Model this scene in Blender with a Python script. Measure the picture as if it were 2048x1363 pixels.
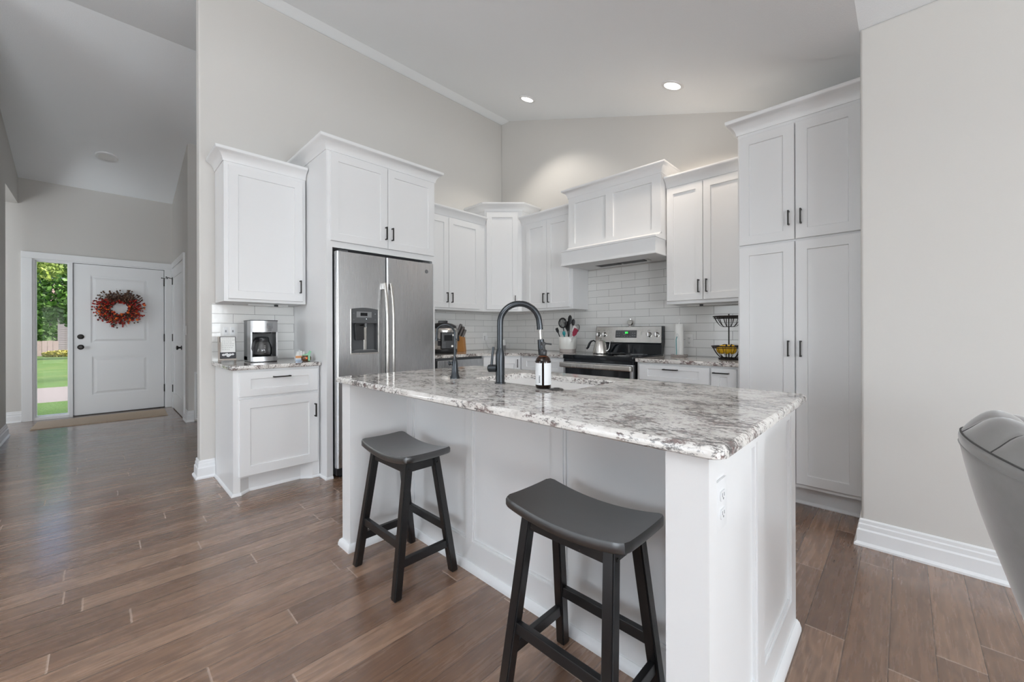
import bpy, bmesh, math, random
from math import pi, sin, cos, radians, sqrt
from mathutils import Vector, Matrix

for o in list(bpy.data.objects):
    bpy.data.objects.remove(o, do_unlink=True)
SC = bpy.context.scene
COL = SC.collection
R90 = pi / 2

# ------------------------------------------------------------------ camera
CAM_H = 1.147
cd = bpy.data.cameras.new('camera')
cd.sensor_width = 36.0
cd.lens = 803.2 / 2048 * 36.0
cd.shift_y = -(681.5 - 663.25) / 2048
cd.clip_start = 0.05
cd.clip_end = 300
cam = bpy.data.objects.new('camera', cd)
cam.matrix_world = (Matrix.Translation((0, 0, CAM_H)) @ Matrix.Rotation(radians(44.279), 4, 'Z')
                    @ Matrix.Rotation(R90, 4, 'X') @ Matrix.Rotation(radians(-0.1656), 4, 'Z'))
COL.objects.link(cam)
SC.camera = cam

# ------------------------------------------------------------------ colour management
vs = SC.view_settings
vs.view_transform = 'Standard'
vs.look = 'None'
vs.exposure = 0.15
vs.gamma = 1.0
vs.use_curve_mapping = False
SC.cycles.max_bounces = 10
SC.cycles.diffuse_bounces = 6
SC.cycles.glossy_bounces = 5
SC.cycles.transmission_bounces = 8
SC.cycles.sample_clamp_indirect = 8.0
SC.cycles.use_denoising = True
SC.cycles.caustics_reflective = False
SC.cycles.caustics_refractive = False

# ------------------------------------------------------------------ sky, sun, daylight at the windows, added fill
W = bpy.data.worlds.new('world')
SC.world = W
W.use_nodes = True
wn = W.node_tree
wn.nodes.clear()
sky = wn.nodes.new('ShaderNodeTexSky')
sky.sky_type = 'NISHITA'
sky.sun_disc = False
sky.sun_elevation = radians(48)
sky.sun_rotation = radians(30)
sky.dust_density = 7.0
sky.air_density = 0.8
bgn = wn.nodes.new('ShaderNodeBackground')
bgn.inputs['Strength'].default_value = 0.5
wo = wn.nodes.new('ShaderNodeOutputWorld')
wn.links.new(sky.outputs[0], bgn.inputs[0])
wn.links.new(bgn.outputs[0], wo.inputs[0])


def light(name, kind, loc, energy, color=(1, 1, 1), direction=(0, 0, -1), **kw):
    l = bpy.data.lights.new(name, kind)
    l.energy = energy
    l.color = color
    for k, v in kw.items():
        setattr(l, k, v)
    o = bpy.data.objects.new(name, l)
    o.location = loc
    o.rotation_euler = Vector(direction).to_track_quat('-Z', 'Y').to_euler()
    COL.objects.link(o)
    return o


light('sun', 'SUN', (-12, 6, 12), 2.6, (1.0, 0.95, 0.86), (-0.12, -0.66, -0.74), angle=radians(0.6))
DAY = (0.895, 0.955, 1.0)
# daylight standing in the window openings of the living room (behind the camera) and the dining side
light('daylight_living', 'AREA', (-2.6, -4.86, 1.45), 68, DAY, (0, 1, 0.3), shape='RECTANGLE', size=2.7, size_y=1.9)
light('daylight_living', 'AREA', (1.6, -4.86, 1.45), 6, DAY, (0, 1, 0.3), shape='RECTANGLE', size=2.7, size_y=1.9)
light('daylight_patio', 'AREA', (4.06, -2.0, 1.1), 128, DAY, (-1, 0, 0.25), shape='RECTANGLE', size=2.3, size_y=1.95)
light('daylight_dining', 'AREA', (4.06, 1.2, 1.45), 88, DAY, (-1, 0, 0.25), shape='RECTANGLE', size=1.7, size_y=1.35)
light('study_fill', 'AREA', (-6.7, -2.76, 1.5), 50, DAY, (-0.3, 1, 0.5), shape='RECTANGLE', size=1.6, size_y=1.4)  # added foyer fill, standing in for a study window that is not built
# added fill behind the camera, aimed up to brighten the ceiling like a bounced flash
light('ceiling_fill', 'AREA', (-0.6, -1.4, 2.25), 102, (0.96, 0.98, 1.0), (0, 0, 1), shape='DISK', size=0.9)

# ------------------------------------------------------------------ material helpers


class NT:
    def __init__(s, name):
        s.m = bpy.data.materials.new(name)
        s.m.use_nodes = True
        s.t = s.m.node_tree
        s.b = s.t.nodes['Principled BSDF']

    def n(s, typ, **kw):
        nd = s.t.nodes.new(typ)
        for k, v in kw.items():
            if k.startswith('i_'):
                key = k[2:]
                key = int(key) if key.isdigit() else key
                s.put(nd.inputs[key], v)
            else:
                setattr(nd, k, v)
        return nd

    def put(s, sock, v):
        if isinstance(v, bpy.types.NodeSocket):
            s.t.links.new(v, sock)
        elif isinstance(v, bpy.types.Node):
            s.t.links.new(v.outputs[0], sock)
        else:
            if isinstance(v, (tuple, list)) and len(v) == 3 and sock.type == 'RGBA':
                v = (*v, 1)
            sock.default_value = v

    def math(s, op, a, b=0.0, c=None):
        nd = s.t.nodes.new('ShaderNodeMath')
        nd.operation = op
        s.put(nd.inputs[0], a)
        s.put(nd.inputs[1], b)
        if c is not None:
            s.put(nd.inputs[2], c)
        return nd.outputs[0]

    def coords(s, scale=(1, 1, 1), which='Object'):
        tc = s.t.nodes.new('ShaderNodeTexCoord')
        mp = s.t.nodes.new('ShaderNodeMapping')
        s.t.links.new(tc.outputs[which], mp.inputs[0])
        mp.inputs['Scale'].default_value = scale
        return mp.outputs[0]

    def noise(s, vec, scale, detail=3.0, rough=0.55):
        nd = s.t.nodes.new('ShaderNodeTexNoise')
        s.put(nd.inputs['Vector'], vec)
        s.put(nd.inputs['Scale'], scale)
        s.put(nd.inputs['Detail'], detail)
        s.put(nd.inputs['Roughness'], rough)
        return nd.outputs[0]

    def ramp(s, fac, stops, interp='LINEAR'):
        nd = s.t.nodes.new('ShaderNodeValToRGB')
        nd.color_ramp.interpolation = interp
        el = nd.color_ramp.elements
        while len(el) < len(stops):
            el.new(0.5)
        for e, (p, c) in zip(el, stops):
            e.position = p
            e.color = (*c, 1) if len(c) == 3 else c
        s.put(nd.inputs[0], fac)
        return nd.outputs[0]

    def mix(s, fac, a, b, mode='MIX'):
        nd = s.t.nodes.new('ShaderNodeMixRGB')
        nd.blend_type = mode
        s.put(nd.inputs[0], fac)
        s.put(nd.inputs[1], a)
        s.put(nd.inputs[2], b)
        return nd.outputs[0]

    def bump(s, h, strength=0.2, dist=0.01):
        nd = s.t.nodes.new('ShaderNodeBump')
        s.put(nd.inputs['Height'], h)
        nd.inputs['Strength'].default_value = strength
        nd.inputs['Distance'].default_value = dist
        s.t.links.new(nd.outputs[0], s.b.inputs['Normal'])

    def set(s, **kw):
        names = dict(color='Base Color', rough='Roughness', metal='Metallic', trans='Transmission Weight', ior='IOR',
                     spec='Specular IOR Level', coat='Coat Weight', coatr='Coat Roughness', alpha='Alpha',
                     em='Emission Color', ems='Emission Strength', sheen='Sheen Weight', aniso='Anisotropic',
                     sheenr='Sheen Roughness')
        for k, v in kw.items():
            s.put(s.b.inputs[names[k]], v)
        return s


def simple(name, color, rough=0.5, metal=0.0, bumpscale=None, bs=0.05, var=0.0, **kw):
    t = NT(name)
    t.set(rough=rough, metal=metal, **kw)
    v = t.coords()
    if var:
        nz = t.noise(v, 6.0, 3)
        c2 = tuple(max(0, c * (1 - var)) for c in color)
        t.set(color=t.mix(nz, color, c2))
    else:
        t.set(color=color)
    if bumpscale:
        t.bump(t.noise(v, bumpscale, 2), bs, 0.002)
    return t.m


M = {}
M['wall'] = simple('greige_wall_paint', (0.60, 0.585, 0.56), 0.6, bumpscale=220, bs=0.12)
M['ceil'] = simple('textured_ceiling_paint', (0.895, 0.925, 0.95), 0.8, bumpscale=160, bs=0.5)
M['trim'] = simple('white_trim_paint', (0.80, 0.81, 0.82), 0.35)
M['cab'] = simple('white_cabinet_paint', (0.77, 0.775, 0.78), 0.33, bumpscale=300, bs=0.03)
M['cabin'] = simple('cabinet_shadow_line', (0.45, 0.45, 0.46), 0.6)
M['bronze'] = simple('dark_bronze_pull', (0.035, 0.032, 0.03), 0.38, 0.7)
M['black_plastic'] = simple('black_plastic', (0.018, 0.018, 0.02), 0.35)
M['dark_grey'] = simple('dark_grey_plastic', (0.075, 0.078, 0.082), 0.4)
M['mid_grey'] = simple('mid_grey_plastic', (0.22, 0.225, 0.23), 0.4)
M['black_glass'] = simple('black_glass', (0.008, 0.010, 0.013), 0.06)
M['faucet'] = simple('oil_dark_faucet_metal', (0.055, 0.06, 0.066), 0.26, 0.85)
M['chrome'] = simple('polished_chrome', (0.7, 0.7, 0.7), 0.12, 1.0)
M['porcelain'] = simple('white_sink_composite', (0.82, 0.82, 0.81), 0.25)
M['ceramic'] = simple('glazed_white_ceramic', (0.72, 0.72, 0.69), 0.2)
M['clay'] = simple('unglazed_grey_clay', (0.42, 0.38, 0.36), 0.75)
M['plate'] = simple('white_plastic_plate', (0.80, 0.80, 0.79), 0.35)
M['plate2'] = simple('white_painted_plate', (0.76, 0.77, 0.78), 0.35)
M['paper'] = simple('white_paper', (0.82, 0.82, 0.80), 0.9, bumpscale=120, bs=0.2)
M['ink'] = simple('dark_ink', (0.04, 0.04, 0.045), 0.7)
M['knife_grip'] = simple('grey_knife_handle', (0.16, 0.15, 0.145), 0.35, 0.4)
M['label'] = simple('off_white_label', (0.72, 0.73, 0.74), 0.6)
M['teal'] = simple('teal_plastic', (0.02, 0.28, 0.30), 0.4)
M['red_sil'] = simple('wine_red_silicone', (0.28, 0.02, 0.05), 0.5)
M['white_sil'] = simple('white_silicone', (0.72, 0.72, 0.72), 0.5)
M['yellow'] = simple('ripe_banana_yellow', (0.85, 0.50, 0.01), 0.45, var=0.25)
M['brown_tip'] = simple('banana_stem_brown', (0.10, 0.06, 0.02), 0.7)
M['wood_block'] = simple('honey_wood', (0.55, 0.25, 0.07), 0.5, var=0.3)
M['drift'] = simple('whitewashed_wood', (0.42, 0.37, 0.33), 0.7, var=0.3)
M['wire'] = simple('dark_brown_wire', (0.02, 0.015, 0.013), 0.45, 0.4)
M['lawn_edge'] = simple('soil', (0.10, 0.07, 0.04), 0.9)
M['concrete'] = simple('pale_concrete', (0.17, 0.158, 0.155), 0.85, bumpscale=60, bs=0.2, var=0.15)
M['fence'] = simple('weathered_fence_board', (0.36, 0.30, 0.29), 0.85, var=0.35)
M['siding'] = simple('grey_house_siding', (0.20, 0.19, 0.20), 0.8)
M['roof'] = simple('brown_roof_shingle', (0.20, 0.15, 0.13), 0.9, var=0.3)
M['acunit'] = simple('blue_grey_metal', (0.07, 0.09, 0.12), 0.5)
M['bark'] = simple('tree_bark', (0.13, 0.09, 0.06), 0.9, var=0.4)
M['berry_red'] = simple('red_berry', (0.50, 0.025, 0.015), 0.35, var=0.4)
M['berry_dark'] = simple('dark_maroon_berry', (0.075, 0.025, 0.02), 0.4, var=0.4)
M['berry_brown'] = simple('brown_seed_pod', (0.16, 0.085, 0.05), 0.6, var=0.4)
M['berry_orange'] = simple('orange_pod', (0.85, 0.16, 0.02), 0.45, var=0.3)
M['twig'] = simple('dry_twig', (0.10, 0.05, 0.03), 0.85)
M['green_paper'] = simple('mint_green_paper', (0.28, 0.55, 0.36), 0.6)
M['brown_glass'] = simple('dark_brown_glass_jar', (0.10, 0.045, 0.02), 0.12)
M['orange_lbl'] = simple('orange_label', (0.65, 0.30, 0.12), 0.6)
M['blue_lbl'] = simple('pale_blue_label', (0.45, 0.58, 0.75), 0.6)
M['screen_grey'] = simple('grey_display', (0.16, 0.165, 0.17), 0.25)
M['vent_dark'] = simple('dark_vent_metal', (0.10, 0.10, 0.105), 0.45, 0.5)
M['floor_vent'] = simple('painted_grille', (0.30, 0.30, 0.30), 0.5)
M['speaker_cloth'] = simple('grey_speaker_fabric', (0.26, 0.26, 0.26), 0.9, bumpscale=500, bs=0.3)


def mat_stainless():
    t = NT('brushed_stainless_steel')
    v = t.coords((500, 500, 5))
    nz = t.noise(v, 1.0, 3)
    big = t.noise(t.coords((0.4, 0.4, 3.0)), 1.0, 2)
    t.set(color=t.mix(nz, (0.545, 0.55, 0.56), (0.575, 0.58, 0.59)), metal=1.0,
          rough=t.math('ADD', t.math('MULTIPLY', nz, 0.04), 0.25))
    t.bump(t.math('ADD', t.math('MULTIPLY', nz, 0.0008), t.math('MULTIPLY', big, 1.0)), 0.06, 0.02)
    return t.m


def mat_steel_plain():
    t = NT('satin_steel')
    v = t.coords((120, 120, 4))
    nz = t.noise(v, 1.0, 2)
    t.set(color=(0.58, 0.56, 0.53), metal=1.0, rough=t.math('ADD', t.math('MULTIPLY', nz, 0.08), 0.22))
    return t.m


M['brushed_dark'] = simple('darker_brushed_steel', (0.40, 0.40, 0.405), 0.3, 1.0)
M['steel'] = mat_stainless()
M['satin'] = mat_steel_plain()


def mat_floor():
    t = NT('hand_scraped_hickory_planks')
    tc = t.n('ShaderNodeTexCoord')
    sp = t.n('ShaderNodeSeparateXYZ', i_0=tc.outputs['Object'])
    x, y = sp.outputs[0], sp.outputs[1]
    u = t.math('DIVIDE', t.math('ADD', x, 0.04 + 0.1195 * 200), 0.1195)
    row = t.math('FLOOR', u)
    fu = t.math('FRACT', u)
    w1 = t.n('ShaderNodeTexWhiteNoise', noise_dimensions='1D', i_1=row)
    v = t.math('ADD', t.math('DIVIDE', y, 1.05), t.math('MULTIPLY', w1.outputs[0], 7.0))
    colr = t.math('FLOOR', v)
    fv = t.math('FRACT', v)
    cid = t.n('ShaderNodeCombineXYZ', i_0=row, i_1=colr, i_2=0.0)
    w2 = t.n('ShaderNodeTexWhiteNoise', noise_dimensions='3D', i_0=cid)
    idv = w2.outputs[0]
    base = t.ramp(idv, [(0.0, (0.138, 0.073, 0.042)), (0.4, (0.186, 0.103, 0.061)), (0.75, (0.230, 0.132, 0.081)),
                        (1.0, (0.295, 0.18, 0.116))])
    # grain
    gy = t.math('ADD', t.math('MULTIPLY', y, 1.6), t.math('MULTIPLY', idv, 60.0))
    gx = t.math('MULTIPLY', x, 26.0)
    gvec = t.n('ShaderNodeCombineXYZ', i_0=gx, i_1=gy, i_2=t.math('MULTIPLY', idv, 20.0))
    g1 = t.noise(gvec, 1.6, 6, 0.65)
    warp = t.noise(t.n('ShaderNodeCombineXYZ', i_0=t.math('MULTIPLY', x, 9.0), i_1=gy, i_2=idv), 1.3, 3)
    rings = t.math('SINE', t.math('ADD', t.math('MULTIPLY', warp, 46.0), t.math('MULTIPLY', x, 30.0)))
    rings = t.math('MULTIPLY', t.math('ADD', rings, 1.0), 0.5)
    dark = t.math('ADD', t.math('MULTIPLY', g1, 0.75), t.math('MULTIPLY', rings, 0.22))
    c = t.mix(t.ramp(dark, [(0.28, (1, 1, 1)), (0.62, (0, 0, 0))]), base, (0.075, 0.040, 0.027))
    c = t.mix(0.42, c, base)
    fine = t.noise(t.n('ShaderNodeCombineXYZ', i_0=t.math('MULTIPLY', x, 150.0), i_1=t.math('MULTIPLY', y, 6.0), i_2=idv), 1.0, 3)
    c = t.mix(t.math('MULTIPLY', fine, 0.22), c, (0.33, 0.24, 0.19))
    du = t.math('MINIMUM', fu, t.math('SUBTRACT', 1.0, fu))
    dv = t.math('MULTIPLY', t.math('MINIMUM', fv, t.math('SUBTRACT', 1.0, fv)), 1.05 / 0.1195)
    dmin = t.math('MINIMUM', du, dv)
    gap = t.ramp(du, [(0.0, (0.0, 0.0, 0.0)), (0.016, (1, 1, 1))])
    end_glint = t.ramp(dv, [(0.022, (1, 1, 1)), (0.030, (0, 0, 0))])
    c = t.mix(t.math('MULTIPLY', t.math('SUBTRACT', 1.0, gap), 0.85), c, (0.04, 0.027, 0.021))
    c = t.mix(t.math('MULTIPLY', end_glint, 0.75), c, (0.46, 0.34, 0.27))  # pale end joints: window glints on the bevels, put into the colour
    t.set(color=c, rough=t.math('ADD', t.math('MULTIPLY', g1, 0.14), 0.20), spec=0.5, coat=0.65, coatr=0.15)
    bev = t.ramp(dmin, [(0.0, (0, 0, 0)), (0.035, (1, 1, 1))])
    scr = t.noise(t.n('ShaderNodeCombineXYZ', i_0=t.math('MULTIPLY', x, 55.0), i_1=t.math('ADD', t.math('MULTIPLY', y, 3.0), t.math('MULTIPLY', idv, 9)), i_2=0.0), 1.0, 3)
    h = t.math('ADD', t.math('MULTIPLY', bev, 0.9), t.math('ADD', t.math('MULTIPLY', scr, 0.55), t.math('MULTIPLY', g1, 0.22)))
    h = t.math('ADD', h, t.math('MULTIPLY', idv, 0.25))
    t.bump(h, 0.35, 0.0035)
    return t.m


def mat_granite():
    t = NT('speckled_white_granite')
    v = t.coords((1.0, 1.35, 1.35))
    big = t.noise(v, 3.0, 4, 0.6)
    med = t.noise(v, 15, 4, 0.65)
    base = t.ramp(med, [(0.28, (0.44, 0.41, 0.39)), (0.45, (0.66, 0.635, 0.605)), (0.7, (0.76, 0.74, 0.715))])
    base = t.mix(t.ramp(big, [(0.52, (0, 0, 0)), (0.70, (0.42, 0.42, 0.42))]), base, (0.43, 0.33, 0.29))
    dens = t.noise(v, 6.0, 5, 0.7)
    dd = t.math('MULTIPLY', t.math('SUBTRACT', dens, 0.5), 0.55)
    vv = t.coords((0.62, 1.2, 1.2))
    f1 = t.math('ADD', t.noise(vv, 95.0, 5, 0.72), dd)
    f2 = t.math('ADD', t.noise(vv, 46.0, 6, 0.75), dd)
    hue = t.noise(v, 24.0, 3, 0.6)
    fcol = t.ramp(hue, [(0.32, (0.035, 0.033, 0.034)), (0.5, (0.095, 0.085, 0.082)), (0.62, (0.135, 0.082, 0.078)), (0.75, (0.27, 0.24, 0.22))])
    c = t.mix(t.math('MULTIPLY', t.ramp(f1, [(0.525, (0, 0, 0)), (0.60, (1, 1, 1))]), 0.80), base, fcol)
    c = t.mix(t.math('MULTIPLY', t.ramp(f2, [(0.548, (0, 0, 0)), (0.60, (1, 1, 1))]), 0.9), c, fcol)
    v2 = t.coords((1.0, 2.4, 2.4))
    clus = t.noise(v2, 11.0, 6, 0.75)
    blot = t.ramp(clus, [(0.62, (0, 0, 0)), (0.70, (1, 1, 1))])
    c = t.mix(t.math('MULTIPLY', blot, 0.55), c, (0.13, 0.115, 0.11))
    bur = t.noise(v2, 4.2, 5, 0.7)
    c = t.mix(t.ramp(bur, [(0.70, (0, 0, 0)), (0.78, (0.5, 0.5, 0.5))]), c, (0.24, 0.10, 0.10))
    t.set(color=c, rough=0.07, spec=0.55)
    t.bump(t.noise(v, 90, 2), 0.02, 0.001)
    return t.m


def mat_tile(name, axis):
    t = NT(name)
    tc = t.n('ShaderNodeTexCoord')
    sp = t.n('ShaderNodeSeparateXYZ', i_0=tc.outputs['Object'])
    a = sp.outputs[axis]
    cv = t.n('ShaderNodeCombineXYZ', i_0=a, i_1=sp.outputs[2], i_2=0.0)
    br = t.n('ShaderNodeTexBrick', i_Vector=cv, i_Scale=1.0, offset=0.5, offset_frequency=2)
    br.inputs['Brick Width'].default_value = 0.3065
    br.inputs['Row Height'].default_value = 0.0765
    br.inputs['Mortar Size'].default_value = 0.0016
    br.inputs['Mortar Smooth'].default_value = 0.2
    br.inputs['Bias'].default_value = 0.0
    br.inputs['Color1'].default_value = (0.74, 0.74, 0.725, 1)
    br.inputs['Color2'].default_value = (0.79, 0.79, 0.775, 1)
    br.inputs['Mortar'].default_value = (0.27, 0.265, 0.26, 1)
    t.set(color=br.outputs[0], rough=t.math('ADD', t.math('MULTIPLY', br.outputs[1], 0.6), 0.10))
    wav = t.noise(tc.outputs['Object'], 14, 2)
    t.bump(t.math('ADD', t.math('MULTIPLY', br.outputs[1], -1.0), t.math('MULTIPLY', wav, 0.9)), 0.25, 0.003)
    return t.m


def mat_black_wood(name, spec, coat):
    t = NT(name)
    v = t.coords((1, 1, 1))
    nz = t.noise(v, 12, 4)
    geo = t.n('ShaderNodeNewGeometry')
    chip = t.ramp(t.noise(v, 38, 4, 0.7), [(0.64, (0, 0, 0)), (0.68, (1, 1, 1))])
    wear = t.math('MULTIPLY', t.math('MULTIPLY', t.ramp(geo.outputs['Pointiness'], [(0.60, (0, 0, 0)), (0.70, (1, 1, 1))]), chip), 0.6)
    t.set(color=t.mix(wear, t.mix(nz, (0.006, 0.006, 0.007), (0.013, 0.012, 0.012)), (0.16, 0.13, 0.11)), spec=spec, coat=coat, coatr=0.3, rough=t.math('ADD', t.math('MULTIPLY', nz, 0.14), 0.28))
    t.bump(t.noise(t.coords((60, 6, 60)), 1.0, 3), 0.05, 0.002)
    return t.m


def mat_velvet():
    t = NT('grey_velvet')
    v = t.coords()
    nz = t.noise(v, 9, 4, 0.6)
    t.set(color=t.mix(nz, (0.15, 0.145, 0.14), (0.25, 0.24, 0.235)), rough=0.75, sheen=0.6, sheenr=0.35)
    t.bump(t.noise(v, 300, 2), 0.15, 0.001)
    return t.m


def mat_grass():
    t = NT('mown_lawn')
    v = t.coords()
    n1 = t.noise(v, 0.9, 4)
    n2 = t.noise(v, 30, 3)
    c = t.mix(n2, (0.018, 0.062, 0.008), (0.080, 0.155, 0.024))
    c = t.mix(t.ramp(n1, [(0.5, (0, 0, 0)), (0.75, (0.5, 0.5, 0.5))]), c, (0.14, 0.17, 0.05))
    t.set(color=c, rough=0.9)
    t.bump(n2, 0.8, 0.03)
    return t.m


def mat_leaf(name, c1, c2):
    t = NT(name)
    v = t.coords()
    w = t.noise(v, 2.4, 3)
    t.set(color=t.mix(w, c1, c2), rough=0.55)
    return t.m


def mat_glass(name, color=(1, 1, 1), rough=0.0):
    t = NT(name)
    t.set(color=color, rough=rough, trans=1.0, ior=1.45)
    return t.m


def mat_pane():
    # thin window glass: mostly clear, with a sky-like mirror share at grazing angles
    t = NT('thin_window_glass')
    tr = t.n('ShaderNodeBsdfTransparent')
    gl = t.n('ShaderNodeBsdfGlossy')
    gl.inputs['Roughness'].default_value = 0.02
    fr = t.n('ShaderNodeFresnel')
    fr.inputs['IOR'].default_value = 1.12
    mx = t.n('ShaderNodeMixShader', i_0=fr.outputs[0])
    t.t.links.new(tr.outputs[0], mx.inputs[1])
    t.t.links.new(gl.outputs[0], mx.inputs[2])
    out = [n for n in t.t.nodes if n.type == 'OUTPUT_MATERIAL'][0]
    t.t.links.new(mx.outputs[0], out.inputs[0])
    return t.m


def mat_emit(name, color, s):
    t = NT(name)
    t.set(color=color, em=color, ems=s)
    return t.m


def mat_mat():
    t = NT('woven_jute_mat')
    v = t.coords()
    wv = t.n('ShaderNodeTexWave', i_Vector=v, i_Scale=45.0)
    n1 = t.noise(v, 120, 2)
    c = t.mix(t.math('MULTIPLY', n1, 1.0), (0.36, 0.28, 0.20), (0.60, 0.49, 0.38))
    t.set(color=c, rough=0.95)
    t.bump(t.math('ADD', wv.outputs[1], n1), 0.5, 0.003)
    return t.m


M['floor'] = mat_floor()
M['granite'] = mat_granite()
M['tile_x'] = mat_tile('white_subway_tile_range_wall', 0)
M['tile_y'] = mat_tile('white_subway_tile_side_wall', 1)
M['stool'] = mat_black_wood('black_stool_leg_paint', 0.4, 0.15)
M['stool_seat'] = mat_black_wood('rubbed_black_stool_seat', 1.0, 1.0)
M['velvet'] = mat_velvet()
M['piping'] = simple('dark_welt', (0.05, 0.048, 0.047), 0.8)
M['grass'] = mat_grass()
M['leaf'] = mat_leaf('tree_leaves', (0.035, 0.11, 0.018), (0.12, 0.26, 0.045))
M['leaf2'] = mat_leaf('yellow_green_leaves', (0.10, 0.20, 0.035), (0.30, 0.38, 0.07))  # yellow green leaf colour of the tree nearest the door
M['leaf3'] = mat_leaf('golden_shrub_leaves', (0.16, 0.19, 0.03), (0.42, 0.36, 0.06))
M['glass'] = mat_glass('clear_carafe_glass')
M['amber'] = mat_glass('amber_glass', (0.28, 0.075, 0.02), 0.03)
M['soap'] = simple('amber_liquid_soap', (0.075, 0.018, 0.008), 0.15)
M['pane'] = mat_pane()
M['lamp'] = mat_emit('lit_led_lens', (1.0, 0.97, 0.92), 9.0)
M['lens_off'] = simple('unlit_white_lens', (0.78, 0.78, 0.77), 0.5)
M['green_led'] = mat_emit('green_led', (0.05, 0.9, 0.12), 1.6)
M['white_led'] = mat_emit('white_led', (0.9, 0.95, 1.0), 1.5)
M['mat'] = mat_mat()

# ------------------------------------------------------------------ mesh helpers


class MB:
    def __init__(s):
        s.bm = bmesh.new()

    def _bev(s, verts, off, seg=2):
        es = set()
        for v in verts:
            for e in v.link_edges:
                es.add(e)
        bmesh.ops.bevel(s.bm, geom=list(es), offset=off, segments=seg, affect='EDGES', profile=0.7)

    def box(s, x0, x1, y0, y1, z0, z1, bev=0.0, seg=2, rot=None, pivot=None):
        vs_ = [s.bm.verts.new((x, y, z)) for x in (x0, x1) for y in (y0, y1) for z in (z0, z1)]
        a, b, c, d, e, f, g, h = vs_
        for q in ((a, b, d, c), (e, g, h, f), (a, e, f, b), (c, d, h, g), (a, c, g, e), (b, f, h, d)):
            s.bm.faces.new(q)
        if rot is not None:
            pv = Vector(pivot) if pivot else Vector(((x0 + x1) / 2, (y0 + y1) / 2, (z0 + z1) / 2))
            for v in vs_:
                v.co = rot @ (v.co - pv) + pv
        if bev:
            s._bev(vs_, bev, seg)
        return s

    def prism(s, poly, z0, z1, axis='z', bev=0.0, seg=2):
        """poly extruded along an axis. axis z: (x,y); axis x: (y,z); axis y: (x,z)"""
        def P(a, b, c):
            return {'z': (a, b, c), 'x': (c, a, b), 'y': (a, c, b)}[axis]
        lo = [s.bm.verts.new(P(a, b, z0)) for a, b in poly]
        hi = [s.bm.verts.new(P(a, b, z1)) for a, b in poly]
        n = len(poly)
        for i in range(n):
            j = (i + 1) % n
            s.bm.faces.new((lo[i], lo[j], hi[j], hi[i]))
        s.bm.faces.new(lo[::-1])
        s.bm.faces.new(hi)
        if bev:
            s._bev(lo + hi, bev, seg)
        return s

    def cyl(s, p0, p1, r0, r1=None, seg=20, cap=True):
        r1 = r0 if r1 is None else r1
        p0, p1 = Vector(p0), Vector(p1)
        q = (p1 - p0).to_track_quat('Z', 'Y')
        A = [s.bm.verts.new(p0 + q @ Vector((r0 * cos(2 * pi * i / seg), r0 * sin(2 * pi * i / seg), 0))) for i in range(seg)]
        B = [s.bm.verts.new(p1 + q @ Vector((r1 * cos(2 * pi * i / seg), r1 * sin(2 * pi * i / seg), 0))) for i in range(seg)]
        for i in range(seg):
            j = (i + 1) % seg
            s.bm.faces.new((A[i], A[j], B[j], B[i]))
        if cap:
            s.bm.faces.new(A[::-1])
            s.bm.faces.new(B)
        return s

    def lathe(s, prof, c=(0, 0, 0), seg=28, axis='z'):
        """prof: (r, z) list; closes on the axis where r == 0"""
        c = Vector(c)
        rings = []
        for r, z in prof:
            ring = []
            k = 1 if r <= 1e-6 else seg
            for i in range(k):
                a = 2 * pi * i / seg
                p = (r * cos(a), r * sin(a), z)
                if axis == 'x':
                    p = (p[2], p[0], p[1])
                elif axis == 'y':
                    p = (p[1], p[2], p[0])
                ring.append(s.bm.verts.new(c + Vector(p)))
            rings.append(ring)
        for A, B in zip(rings, rings[1:]):
            for i in range(seg):
                j = (i + 1) % seg
                if len(A) == 1 and len(B) > 1:
                    s.bm.faces.new((A[0], B[j], B[i]))
                elif len(B) == 1 and len(A) > 1:
                    s.bm.faces.new((A[i], A[j], B[0]))
                elif len(A) > 1:
                    s.bm.faces.new((A[i], A[j], B[j], B[i]))
        return s

    def tube(s, pts, r, seg=10, closed=False, flat=None):
        """round tube along points; r a number or list; flat=(rx, ry, up) makes an elliptic bar"""
        P = [Vector(p) for p in pts]
        n = len(P)
        rings = []
        prev = None
        for i, p in enumerate(P):
            a = P[i - 1] if (i > 0 or closed) else P[i]
            b = P[(i + 1) % n] if (i < n - 1 or closed) else P[i]
            d = (b - a).normalized()
            if prev is None:
                up = Vector((0, 0, 1)) if abs(d.z) < 0.95 else Vector((1, 0, 0))
                if flat:
                    up = Vector(flat[2])
                nrm = (up - d * up.dot(d)).normalized()
            else:
                nrm = (prev - d * prev.dot(d)).normalized()
            prev = nrm
            bn = d.cross(nrm)
            rr = r[i] if isinstance(r, (list, tuple)) else r
            ra, rb = (flat[0], flat[1]) if flat else (rr, rr)
            rings.append([s.bm.verts.new(p + nrm * ra * cos(2 * pi * k / seg) + bn * rb * sin(2 * pi * k / seg)) for k in range(seg)])
        m = n if closed else n - 1
        for i in range(m):
            A, B = rings[i], rings[(i + 1) % n]
            for k in range(seg):
                l = (k + 1) % seg
                s.bm.faces.new((A[k], A[l], B[l], B[k]))
        if not closed:
            s.bm.faces.new(rings[0][::-1])
            s.bm.faces.new(rings[-1])
        return s

    def sphere(s, c, r, u=14, v=9, sx=1, sy=1, sz=1):
        m = Matrix.Translation(Vector(c)) @ Matrix.Diagonal((sx, sy, sz, 1))
        bmesh.ops.create_uvsphere(s.bm, u_segments=u, v_segments=v, radius=r, matrix=m)
        return s

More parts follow.
